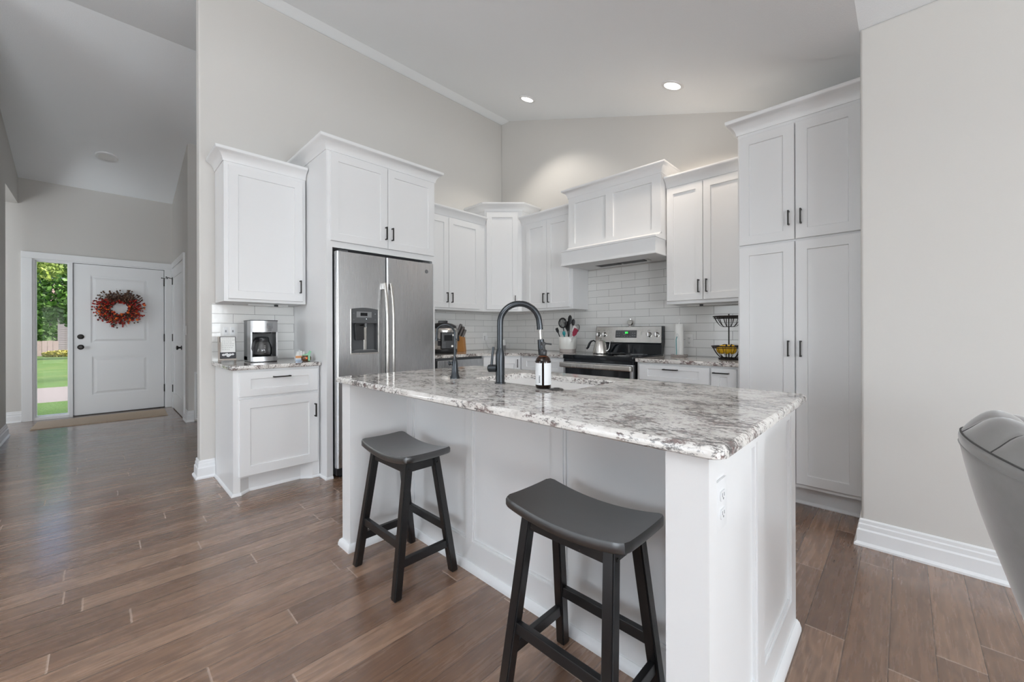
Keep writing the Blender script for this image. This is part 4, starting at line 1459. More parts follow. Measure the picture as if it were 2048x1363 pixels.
# plug with cord, smart speaker
t = thing('wall_plug', 'white wall plug with thin cord on the tile behind the knife block', 'plug', (XL + 0.008, 3.545, 1.02))
MB().box(0, 0.005, -0.036, 0.036, 0.0, 0.118, 0.002).obj('outlet_plate', 'plate', t)
MB().box(0.005, 0.034, -0.022, 0.022, 0.02, 0.075, 0.005).obj('plug_body', 'plate2', t)
MB().tube([(0.02, 0, 0.022), (0.022, 0.01, -0.02), (0.022, 0.03, -0.06), (0.025, 0.06, -0.09), (0.04, 0.09, -0.101)], 0.0022, 6).obj('cord', 'plate', t, 60)
t = thing('smart_speaker', 'small white and grey rounded smart speaker in the counter corner', 'speaker', (-3.805, 3.715, ZT))
MB().lathe([(0.046, 0.055), (0.043, 0.11), (0.040, 0.128), (0.030, 0.136), (0, 0.134)], seg=28).obj('cap', 'plate', t, 50)
MB().lathe([(0, 0), (0.040, 0), (0.046, 0.010), (0.047, 0.055), (0, 0.055)], seg=28).obj('fabric_base', 'speaker_cloth', t, 40)

# paper towels
t = thing('paper_towel_holder', 'wire paper towel holder with round ring base right of the stove', 'paper towel holder', (-1.477, 3.715, ZT))
b = MB()
for r, z in ((0.070, 0.005), (0.070, 0.018), (0.055, 0.005)):
    b.tube([(r * cos(2 * pi * i / 32), r * sin(2 * pi * i / 32), z) for i in range(32)], 0.0035, 6, closed=True)
for i in range(14):
    a = 2 * pi * i / 14
    b.tube([(0.070 * cos(a), 0.070 * sin(a), 0.005), (0.074 * cos(a + 0.2), 0.074 * sin(a + 0.2), 0.012), (0.070 * cos(a + 0.42), 0.070 * sin(a + 0.42), 0.018)], 0.0025, 5)
b.tube([(-0.07, 0, 0.005), (0.07, 0, 0.005)], 0.004, 6).tube([(0, -0.07, 0.005), (0, 0.07, 0.005)], 0.004, 6)
b.obj('ring_base', 'clay', t, 60)
MB().cyl((0, 0, 0.0), (0, 0, 0.33), 0.005, seg=10).sphere((0, 0, 0.335), 0.01, 10, 8).obj('post', 'plate', t, 50)
MB().tube([(-0.012, -0.045, 0.01), (-0.018, -0.045, 0.16), (-0.012, -0.045, 0.20), (0, -0.045, 0.215), (0.012, -0.045, 0.20), (0.018, -0.045, 0.16), (0.012, -0.045, 0.01)], 0.0028, 8).obj('tension_arm', 'plate', t, 60)
MB().tube([(-0.006, -0.047, 0.02), (-0.009, -0.047, 0.16), (0, -0.047, 0.185)], 0.0028, 8).obj('arm_strip', 'teal', t, 60)
o = MB().lathe([(0.010, 0.012), (0.038, 0.012), (0.039, 0.016), (0.039, 0.298), (0.038, 0.302), (0.010, 0.302), (0.010, 0.012)], seg=32).obj('paper_towel_roll', 'paper', smooth=40, loc=(-1.477, 3.715, ZT))
tag(o, 'nearly used up white paper towel roll on the wire holder', 'paper towel')


def outlet(label, loc, rz, slots='ink', plate='plate'):
    t = thing('wall_outlet', label, 'outlet', loc, rz)
    MB().box(-0.036, 0.036, -0.006, 0, -0.058, 0.058, 0.003).obj('plate', plate, t, 40)
    for s in (-1, 1):
        f_ = MB().prism([(0.017 * cos(a) , s * 0.021 + max(-0.0115, min(0.0115, 0.017 * sin(a)))) for a in [2 * pi * i / 24 for i in range(24)]], -0.009, -0.005, 'y')
        fo = f_.obj('receptacle', plate, t)
        sb = MB()
        sb.box(-0.0075, -0.0050, -0.0095, -0.0085, s * 0.021 - 0.002, s * 0.021 + 0.007).box(0.0050, 0.0075, -0.0095, -0.0085, s * 0.021 - 0.002, s * 0.021 + 0.006)
        sb.cyl((0, -0.0095, s * 0.021 - 0.0065), (0, -0.0085, s * 0.021 - 0.0065), 0.0028, seg=8)
        sb.obj('slots', slots, fo)
    return t


outlet('white outlet on the tile between paper towels and fruit stand', (-1.443, YB - 0.008, 1.062), 0)
outlet('white painted outlet on the end panel of the island', (-0.3119, 1.018, 0.742), R90, 'mid_grey', 'plate2')
t = thing('switch_plate', 'double white switch plate on the tile behind the coffee maker', 'light switch', (XL + 0.008, 0.738, 1.10), R90)
MB().box(-0.058, 0.058, -0.006, 0, 0, 0.118, 0.003).obj('plate', 'plate', t, 40)
for s in (-1, 1):
    k = MB().box(s * 0.024 - 0.016, s * 0.024 + 0.016, -0.010, -0.004, 0.026, 0.092, 0.002)
    k.obj('rocker', 'plate2', t)
    MB().box(s * 0.024 - 0.005, s * 0.024 + 0.005, -0.0108, -0.009, 0.05, 0.068).obj('rocker_mark', 'mid_grey', t)

# two-tier wire fruit stand
FX, FY = -1.035, 3.63
t = thing('fruit_stand', 'two-tier dark wire fruit stand at the end of the counter beside the pantry', 'fruit stand', (FX, FY, ZT))
MB().tube([(0, 0, 0.006), (0, 0, 0.375)], 0.005, 8).obj('pole', 'wire', t, 60)
b = MB()
b.tube([(0.075 * cos(2 * pi * i / 32), 0.075 * sin(2 * pi * i / 32), 0.006) for i in range(32)], 0.005, 8, closed=True)
b.tube([(-0.075, 0, 0.006), (0.075, 0, 0.006)], 0.004, 6).tube([(0, -0.075, 0.006), (0, 0.075, 0.006)], 0.004, 6)
b.obj('foot_ring', 'wire', t, 60)
for nm, zr, R, dep in (('lower_basket', 0.108, 0.128, 0.095), ('upper_basket', 0.355, 0.115, 0.085)):
    b = MB()
    for dz, th in ((0, 0.005), (-0.014, 0.0028)):
        b.tube([((R - (0.004 if dz else 0)) * cos(2 * pi * i / 40), (R - (0.004 if dz else 0)) * sin(2 * pi * i / 40), zr + dz) for i in range(40)], th, 8, closed=True)
    for i in range(12):       # petal loops
        a = 2 * pi * i / 12
        def pp(rad, ang, z):
            return (rad * cos(ang), rad * sin(ang), z)
        pts = [pp(R * 0.98, a - 0.10, zr)] + [pp(R * (0.98 - 0.62 * k / 6), a - 0.10 * (1 - k / 6.5), zr - dep * (1 - (1 - k / 6) ** 2)) for k in range(1, 7)]
        pts2 = [pp(R * (0.98 - 0.62 * k / 6), a + 0.10 * (1 - k / 6.5), zr - dep * (1 - (1 - k / 6) ** 2)) for k in range(6, -1, -1)]
        b.tube(pts + pts2, 0.0018, 5)
    b.tube([(R * 0.36 * cos(2 * pi * i / 20), R * 0.36 * sin(2 * pi * i / 20), zr - dep) for i in range(20)], 0.0025, 6, closed=True)
    b.tube([(-R * 0.36, 0, zr - dep), (R * 0.36, 0, zr - dep)], 0.0022, 5)
    b.obj(nm, 'wire', t, 60)
t = thing('banana_bunch', 'yellow bananas lying in the lower basket of the fruit stand', 'bananas', (FX, FY, ZT + 0.052))
for i in range(4):
    a0 = -2.7 + i * 0.62
    rr = 0.058
    pts = []
    for k in range(9):
        s_ = k / 8
        ang = a0 + (s_ - 0.5) * 0.35
        rad = rr - 0.01 + 0.02 * sin(pi * s_)
        pts.append((rad * cos(ang) * (1.0), rad * sin(ang), 0.000 + 0.066 * s_ - 0.006 * sin(pi * s_)))
    rads = [0.007, 0.016, 0.022, 0.025, 0.026, 0.025, 0.021, 0.013, 0.007]
    bn = MB().tube(pts, rads, 10).obj('banana', 'yellow', t, 60)
    MB().tube([pts[-1], (pts[-1][0] * 0.55, pts[-1][1] * 0.55, pts[-1][2] + 0.004)], [0.006, 0.006], 6).obj('stem', 'brown_tip', bn)

# ================================================================== COFFEE NOOK
t = thing('coffee_maker', 'stainless and black drip coffee maker with glass carafe', 'coffee maker', (-3.735, 0.91, ZT), radians(90))
# local: x to the right seen from the front, -y front
HT = 0.325
def bow(w, y_side, y_mid, n=14):
    return [(-w + 2 * w * i / n, y_side + (y_mid - y_side) * (1 - ((2 * i / n) - 1) ** 2)) for i in range(n + 1)]
front = bow(0.094, -0.100, -0.122)
MB().prism([(0.094, 0.105), (-0.094, 0.105), (-0.094, 0.0), (0.094, 0.0)], 0.012, HT).obj('water_tank', 'dark_grey', t)
top_ = MB().prism(front + [(0.094, 0.0), (-0.094, 0.0)], 0.236, HT, bev=0.0)
tp = top_.obj('brew_head', 'brushed_dark', t, 35)
MB().prism(bow(0.096, -0.102, -0.124) + [(0.096, 0.107), (-0.096, 0.107)], HT, HT + 0.006).obj('lid', 'black_plastic', t, 35)
MB().prism(front + [(0.094, 0.105), (-0.094, 0.105)], 0.006, 0.042).obj('base', 'brushed_dark', t, 35)
MB().prism(bow(0.091, -0.098, -0.118) + [(0.091, 0.102), (-0.091, 0.102)], 0.0, 0.006).obj('feet', 'black_plastic', t)
for s in (-1, 1):
    MB().box(s * 0.0885 - 0.0055, s * 0.0885 + 0.0055, -0.102, 0.0, 0.042, 0.236).obj('side_post', 'brushed_dark', t)
MB().box(-0.083, 0.083, -0.004, 0.004, 0.042, 0.236).obj('back_plate', 'black_plastic', t)
MB().lathe([(0, 0.225), (0.056, 0.225), (0.058, 0.236), (0, 0.236)], (0, -0.055, 0), 24).obj('filter_basket', 'black_plastic', t, 40)
MB().lathe([(0, 0.042), (0.062, 0.042), (0.062, 0.047), (0, 0.047)], (0, -0.055, 0), 28).obj('warming_plate', 'black_plastic', t, 40)
dpx = MB().box(0.012, 0.052, -0.1245, -0.117, 0.284, 0.306, 0.001).obj('display', 'screen_grey', tp)
b = MB()
for z in (0.277, 0.268):
    b.box(0.010, 0.054, -0.1248, -0.117, z, z + 0.003)
for z in (0.258, 0.248):
    b.box(0.020, 0.045, -0.1252, -0.117, z, z + 0.003)
b.obj('buttons', 'ink', tp)
cf = thing('carafe', 'glass coffee carafe with black handle standing in the coffee maker', 'carafe', (-3.680, 0.91, ZT + 0.0475), radians(90))
MB().lathe([(0, 0.0), (0.054, 0.0), (0.062, 0.012), (0.066, 0.045), (0.058, 0.085), (0.044, 0.115), (0.040, 0.125), (0.036, 0.125), (0.041, 0.113), (0.054, 0.084), (0.062, 0.045), (0.058, 0.014), (0.052, 0.004), (0, 0.004)], seg=32).obj('jug', 'glass', cf, 60)
MB().lathe([(0.0, 0.126), (0.042, 0.126), (0.044, 0.140), (0.036, 0.150), (0, 0.152)], seg=28).obj('lid', 'black_plastic', cf, 50)
hb = MB().lathe([(0.0445, 0.112), (0.0455, 0.114), (0.0455, 0.126), (0.041, 0.127)], seg=28)
hb.tube([(-0.036, -0.018, 0.122), (-0.062, -0.032, 0.126), (-0.080, -0.042, 0.105), (-0.084, -0.044, 0.06), (-0.074, -0.038, 0.022)], 0.009, 10, flat=(0.007, 0.011, (0, 0, 1)))
hb.obj('handle', 'black_plastic', cf, 50)
mk = MB()
for i in range(5):
    mk.box(-0.006, 0.006, -0.0655 + i * 0.0012, -0.0635 + i * 0.0012, 0.03 + i * 0.012, 0.032 + i * 0.012)
mk.obj('level_marks', 'plate', cf)

# recipe card on a small easel
t = thing('card_easel', 'small whitewashed wooden easel at the left end of the coffee counter', 'easel', (-3.775, 0.695, ZT), radians(84))
b = MB()
b.box(-0.062, -0.042, -0.012, 0.006, 0, 0.205, 0.003, rot=Matrix.Rotation(radians(-12), 3, 'X'), pivot=(0, 0, 0))
b.box(0.040, 0.054, -0.012, 0.006, 0, 0.06, 0.003, rot=Matrix.Rotation(radians(-12), 3, 'X'), pivot=(0, 0, 0))
b.box(-0.062, 0.056, -0.034, 0.004, 0.018, 0.030, 0.003)
b.obj('frame', 'drift', t)
MB().box(-0.058, -0.046, 0.02, 0.03, 0.0, 0.17, 0.003, rot=Matrix.Rotation(radians(18), 3, 'X'), pivot=(0, 0.03, 0)).obj('rear_leg', 'drift', t)
cdm = thing('note_board', 'small black framed board with a printed note and a floral band', 'sign', (-3.775, 0.695, ZT), radians(84))
RX = Matrix.Rotation(radians(-12), 3, 'X')
pv = (0, -0.012, 0.032)
MB().box(-0.050, 0.052, -0.018, -0.012, 0.032, 0.205, 0.006, rot=RX, pivot=pv).obj('board', 'ink', cdm)
MB().box(-0.046, 0.048, -0.0195, -0.017, 0.080, 0.200, rot=RX, pivot=pv).obj('note', 'paper', cdm)
b = MB()
random.seed(3)
for i, w in enumerate((0.070, 0.078, 0.060, 0.080, 0.074, 0.066, 0.052)):
    z = 0.190 - i * 0.015
    x = -0.038
    while x < -0.038 + w:
        l_ = random.uniform(0.006, 0.014)
        b.box(x, min(x + l_, 0.044), -0.0200, -0.0194, z, z + 0.0022, rot=RX, pivot=pv)
        x += l_ + 0.003
b.obj('note_text', 'mid_grey', cdm)
b = MB()
for x, z, r in ((-0.028, 0.060, 0.011), (-0.008, 0.063, 0.013), (0.012, 0.060, 0.012), (0.030, 0.063, 0.010), (0.002, 0.052, 0.012)):
    for k in range(5):
        a = 2 * pi * k / 5
        q = RX @ (Vector((x + r * 0.6 * cos(a), -0.0188, z + r * 0.45 * sin(a))) - Vector(pv)) + Vector(pv)
        b.cyl(q, q + Vector((0, -0.001, 0)), r * 0.42, seg=9)
b.obj('flower_print', 'label', cdm)

# packets box and candle jar
t = thing('packet_box', 'small box of white stick packets at the back of the coffee counter', 'box', (-3.56, 1.145, ZT), radians(86))
MB().box(-0.034, 0.034, -0.022, 0.022, 0, 0.042, 0.002).obj('box', 'label', t)
MB().box(-0.0345, 0.0345, -0.0228, -0.02, 0.024, 0.042).obj('orange_band', 'orange_lbl', t)
MB().box(-0.0345, 0.0345, -0.0228, -0.02, 0.002, 0.014).obj('blue_band', 'blue_lbl', t)
random.seed(8)
pk = MB()
for i in range(9):
    x = -0.029 + i * 0.0073
    pk.box(x - 0.003, x + 0.003, -0.012, 0.012, 0.02, 0.082 + random.uniform(-0.006, 0.006), rot=Matrix.Rotation(radians(random.uniform(-6, 6) + 5), 3, 'Y'), pivot=(x, 0, 0.02))
pk.obj('stick_packets', 'paper', t)
t = thing('brown_jar', 'round dark brown glass jar with a mint green paper tie on the coffee counter', 'jar', (-3.475, 1.168, ZT))
MB().lathe([(0, 0), (0.026, 0), (0.036, 0.012), (0.037, 0.03), (0.028, 0.046), (0.025, 0.05), (0.022, 0.05), (0.022, 0.012), (0, 0.01)], seg=28).obj('jar', 'brown_glass', t, 60)
MB().lathe([(0.0265, 0.046), (0.029, 0.050), (0.0265, 0.054), (0.024, 0.052)], seg=24).obj('rim_tie', 'green_paper', t, 50)
b = MB().box(0.034, 0.040, 0.002, 0.016, 0.004, 0.058, 0.001)
b.box(-0.02, 0.02, -0.012, 0.012, 0.05, 0.058, 0.003, rot=Matrix.Rotation(radians(20), 3, 'X'))
b.box(0.0, 0.006, 0.004, 0.022, 0.05, 0.088, rot=Matrix.Rotation(radians(-30), 3, 'X'), pivot=(0, 0.01, 0.05))
b.obj('ribbon', 'green_paper', t)
b = MB().cyl((0.034, -0.008, 0.026), (0.0375, -0.010, 0.026), 0.007, seg=12)
b.obj('sticker', 'berry_orange', t)

# ================================================================== ISLAND
IX0, IX1 = -2.172, -0.300
IY0, IYP, IY1 = 0.912, 1.247, 1.872
ZI = 0.877
c = thing('kitchen_island', 'white paneled kitchen island with overhang for two stools', 'island', (0, 0, 0))
REC = 0.012
core = MB()
core.box(IX0, IX1 - REC, IYP + REC, IY1, 0, ZI)
core.obj('body', 'cab', c)
def lattice(b, stiles, rails, u0, u1, z0, z1, put):
    for a, e in stiles:
        put(a, e, z0, z1)
    gaps = []
    st = sorted(stiles)
    for (a0, a1), (b0, b1) in zip(st, st[1:]):
        gaps.append((a1, b0))
    for a, e in gaps:
        for r0, r1 in rails:
            put(a, e, r0, r1)
fp = MB()
lattice(fp, [(IX0 + 0.095, -2.020), (-1.537, -1.490), (-0.998, -0.944), (-0.455, IX1 - 0.095)], [(0, 0.138), (ZI - 0.07, ZI)], 0, 0, 0, ZI,
        lambda a, e, r0, r1: fp.box(a, e, IYP, IYP + REC, r0, r1))
# slim bead along each recess
for a, e in ((-2.020, -1.537), (-1.490, -0.998), (-0.944, -0.455)):
    for q in ((a, a + 0.010, 0.138, ZI - 0.07), (e - 0.010, e, 0.138, ZI - 0.07)):
        fp.box(q[0], q[1], IYP + 0.005, IYP + REC, q[2], q[3])
    fp.box(a + 0.010, e - 0.010, IYP + 0.005, IYP + REC, 0.138, 0.148)
fp.obj('front_panel', 'cab', c)
ep = MB()
lattice(ep, [(IY0, 0.962), (1.312, 1.392), (1.795, IY1)], [(0, 0.14), (ZI - 0.045, ZI)], 0, 0, 0, ZI,
        lambda a, e, r0, r1: ep.box(IX1 - REC, IX1, a, e, r0, r1))
for a, e in ((0.962, 1.312), (1.392, 1.795)):
    for q in ((a, a + 0.012), (e - 0.012, e)):
        ep.box(IX1 - REC, IX1 - 0.004, q[0], q[1], 0.14, ZI - 0.045)
    ep.box(IX1 - REC, IX1 - 0.004, a + 0.012, e - 0.012, 0.14, 0.152)
    ep.box(IX1 - REC, IX1 - 0.004, a + 0.012, e - 0.012, ZI - 0.057, ZI - 0.045)
ep.obj('end_panel', 'cab', c)
for a, e in ((IX0, IX0 + 0.095), (IX1 - 0.095, IX1 - REC)):
    MB().box(a, e, IY0, IYP + REC, 0, ZI).obj('support_post', 'cab', c)
SH2 = [(0, 0), (0.018, 0), (0.018, 0.012), (0.012, 0.03), (0.004, 0.038), (0, 0.038)]
sh = MB().sweep([(IX0, IY1), (IX0, IY0), (IX0 + 0.095, IY0), (IX0 + 0.095, IYP), (IX1 - 0.095, IYP), (IX1 - 0.095, IY0), (IX1, IY0), (IX1, IY1)],
                [(o, h) for o, h in SH2])
sh.obj('shoe_molding', 'trim', c, 40)

# island countertop with sink cut-out
TX0, TX1, TY0, TY1 = -2.205, -0.262, 0.883, 1.888
SKX0, SKX1, SKY0, SKY1 = -1.60, -0.985, 1.352, 1.735
zt = 0.907
bm_ = bmesh.new()
def rrect(x0, x1, y0, y1, r, n=6):
    pts = []
    for cx_, cy_, a0 in ((x1 - r, y1 - r, 0), (x0 + r, y1 - r, 90), (x0 + r, y0 + r, 180), (x1 - r, y0 + r, 270)):
        for i in range(n + 1):
            a = radians(a0 + 90 * i / n)
            pts.append((cx_ + r * cos(a), cy_ + r * sin(a)))
    return pts
cb = MB()
outer_levels = [(0.010, ZI), (0.0, ZI + 0.006), (0.0, zt - 0.010), (0.003, zt - 0.004), (0.010, zt)]
inner_levels = [(0.006, zt), (0.0, zt - 0.005), (0.0, ZI)]
loops = []
for ins, z in outer_levels:
    loops.append([cb.bm.verts.new((x, y, z)) for x, y in rrect(TX0 + ins, TX1 - ins, TY0 + ins, TY1 - ins, 0.03)])
for ins, z in inner_levels:
    loops.append([cb.bm.verts.new((x, y, z)) for x, y in rrect(SKX0 - ins, SKX1 + ins, SKY0 - ins, SKY1 + ins, 0.04)])
N_ = len(loops[0])
seqs = loops + [loops[0]]
for A, B in zip(seqs, seqs[1:]):
    for i in range(N_):
        j = (i + 1) % N_
        cb.bm.faces.new((A[i], A[j], B[j], B[i]))
o = cb.obj('island_countertop', 'granite', smooth=50)
for p_ in o.data.polygons:
    if abs(p_.normal.z) > 0.99:
        p_.use_smooth = False
tag(o, 'large speckled granite countertop on the kitchen island', 'countertop')

# sink
t = thing('kitchen_sink', 'white undermount double bowl sink set in the island countertop', 'sink', (0, 0, 0))
sb = MB()
zr = ZI - 0.001
mid = -1.255
for a, e in ((SKX0 - 0.004, mid - 0.012), (mid + 0.012, SKX1 + 0.004)):
    l0 = [sb.bm.verts.new((x, y, zr)) for x, y in rrect(a, e, SKY0 - 0.004, SKY1 + 0.004, 0.04)]
    l1 = [sb.bm.verts.new((x, y, zr - 0.17)) for x, y in rrect(a + 0.012, e - 0.012, SKY0 + 0.008, SKY1 - 0.008, 0.05)]
    l2 = [sb.bm.verts.new((x, y, zr - 0.19)) for x, y in rrect(a + 0.035, e - 0.035, SKY0 + 0.03, SKY1 - 0.03, 0.05)]
    for A, B in ((l0, l1), (l1, l2)):
        for i in range(len(A)):
            j = (i + 1) % len(A)
            sb.bm.faces.new((A[i], A[j], B[j], B[i]))
    sb.bm.faces.new(l2)
sb.box(mid - 0.014, mid + 0.014, SKY0, SKY1, zr - 0.15, zr - 0.03, 0.004)
sb.obj('bowls', 'porcelain', t, 50)
for x in ((SKX0 + mid) / 2, (SKX1 + mid) / 2):
    MB().lathe([(0, 0.002), (0.03, 0.002), (0.042, 0.004), (0.044, 0.0), (0, 0.0)], (x, 1.545, zr - 0.19), 24).obj('drain', 'satin', t, 40)

# main faucet: spout arc runs along +x-ish (parallel to the picture) over the sink
t = thing('kitchen_faucet', 'tall dark gooseneck pull-down faucet on the island', 'faucet', (-1.352, 1.306, zt), radians(44.3))
MB().lathe([(0, 0), (0.026, 0), (0.026, 0.004), (0.022, 0.006), (0, 0.006)], seg=28).obj('base_ring', 'faucet', t, 40)
MB().lathe([(0.0212, 0.005), (0.0212, 0.115), (0.020, 0.140), (0.0145, 0.162), (0.014, 0.166), (0, 0.166)], seg=28).obj('body', 'faucet', t, 40)
RA = 0.092
pts = [(0, 0, 0.16), (0, 0, 0.22), (0, 0, 0.27)] + [(RA - RA * cos(a), 0, 0.280 + RA * sin(a)) for a in [pi * i / 22 for i in range(1, 22)]] + [(2 * RA + 0.002, 0, 0.268), (2 * RA + 0.003, 0, 0.250)]
MB().tube(pts, [0.0142] * (len(pts) - 2) + [0.0145, 0.0145], 18).obj('spout', 'faucet', t, 60)
MB().cyl((2 * RA + 0.003, 0, 0.254), (2 * RA + 0.006, 0, 0.19), 0.0062, seg=12).obj('hose', 'satin', t, 40)
MB().tube([(2 * RA + 0.006, 0, 0.206), (2 * RA + 0.0065, 0, 0.204), (2 * RA + 0.010, 0, 0.165), (2 * RA + 0.017, 0, 0.121), (2 * RA + 0.0175, 0, 0.117)], [0.008, 0.0150, 0.0172, 0.0200, 0.0185], 20).obj('spray_head', 'faucet', t, 50)
MB().cyl((-0.020, 0, 0.07), (-0.050, 0, 0.07), 0.018, seg=20).sphere((-0.050, 0, 0.07), 0.018, 16, 10, 0.6, 1, 1).tube([(-0.040, 0, 0.08), (-0.036, 0, 0.13), (-0.031, 0, 0.170)], [0.0062, 0.0058, 0.0055], 10).obj('lever', 'faucet', t, 50)

# filtered water faucet
t = thing('filter_faucet', 'small dark curved filter water faucet at the left of the island sink', 'faucet', (-1.668, 1.285, zt), radians(222))
MB().lathe([(0, 0), (0.026, 0), (0.0255, 0.006), (0.019, 0.022), (0.0165, 0.05), (0.0145, 0.085), (0.009, 0.108), (0.006, 0.115), (0, 0.115)], seg=28).obj('body', 'faucet', t, 40)
RA = 0.05
pts = [(0, 0, 0.11), (0, 0, 0.16), (0, 0, 0.222)] + [(RA - RA * cos(a), 0, 0.228 + RA * sin(a)) for a in [pi * i / 16 for i in range(1, 14)]] + [(2 * RA - 0.004, 0, 0.205)]
MB().tube(pts, 0.0052, 10).obj('spout', 'faucet', t, 60)
MB().cyl((0.094, 0, 0.21), (0.097, 0, 0.196), 0.0085, seg=12).obj('spout_tip', 'faucet', t, 40)
MB().cyl((0.008, 0, 0.075), (0.026, 0, 0.078), 0.008, seg=12).sphere((0.028, 0, 0.078), 0.013, 12, 8, 0.6, 1, 1).obj('lever', 'faucet', t, 50)

# soap bottle
t = thing('soap_bottle', 'amber glass pump soap bottle with white labels on the island', 'soap bottle', (-1.100, 1.318, zt + 0.0005), radians(44))
MB().lathe([(0, 0.0), (0.029, 0.0), (0.033, 0.004), (0.033, 0.112), (0.031, 0.122), (0.024, 0.134), (0.014, 0.140), (0.013, 0.146), (0, 0.146)], seg=36).obj('glass_body', 'amber', t, 50)
MB().lathe([(0, 0.003), (0.0285, 0.003), (0.0315, 0.006), (0.0315, 0.118), (0, 0.118)], seg=30).obj('liquid_soap', 'soap', t, 50)
def wrap(a0, a1, z0, z1, r=0.0334, n=14):
    b = MB()
    A = [b.bm.verts.new((r * cos(radians(a0 + (a1 - a0) * i / n)), r * sin(radians(a0 + (a1 - a0) * i / n)), z0)) for i in range(n + 1)]
    B = [b.bm.verts.new((r * cos(radians(a0 + (a1 - a0) * i / n)), r * sin(radians(a0 + (a1 - a0) * i / n)), z1)) for i in range(n + 1)]
    for i in range(n):
        b.bm.faces.new((A[i], A[i + 1], B[i + 1], B[i]))
    return b
fl_ = wrap(-88, -5, 0.016, 0.108).obj('front_label', 'label', t, 60)
bl_ = wrap(-188, -104, 0.016, 0.108).obj('back_label', 'label', t, 60)
b = MB()
for i in range(9):
    z = 0.026 + i * 0.0034
    a = radians(-122)
    b.box(0.0336 * cos(a) - 0.003, 0.0336 * cos(a) + 0.003, 0.0342 * sin(a) - 0.0006, 0.0342 * sin(a) + 0.0006, z, z + (0.0012 if i % 2 else 0.002))
b.obj('barcode', 'ink', bl_)
pm = MB().lathe([(0.0145, 0.140), (0.0155, 0.143), (0.0155, 0.160), (0.012, 0.164), (0, 0.164)], seg=24)
pm.cyl((0, 0, 0.162), (0, 0, 0.182), 0.0045, seg=12).lathe([(0, 0.182), (0.010, 0.182), (0.011, 0.190), (0.008, 0.196), (0, 0.197)], seg=20)
pm.cyl((0.006, 0, 0.190), (0.036, 0, 0.186), 0.0035, seg=10)
pm.obj('pump', 'black_plastic', t, 45)

# air switch button
t = thing('air_switch', 'flat round bronze disc button on the island beside the soap bottle', 'button', (-1.028, 1.318, zt + 0.0003))
MB().lathe([(0, 0), (0.028, 0), (0.028, 0.003), (0.024, 0.005), (0.016, 0.005), (0, 0.0055)], seg=32).obj('flange', 'bronze', t, 40)
MB().lathe([(0, 0.005), (0.013, 0.005), (0.012, 0.008), (0, 0.0085)], seg=24).obj('button', 'bronze', t, 40)

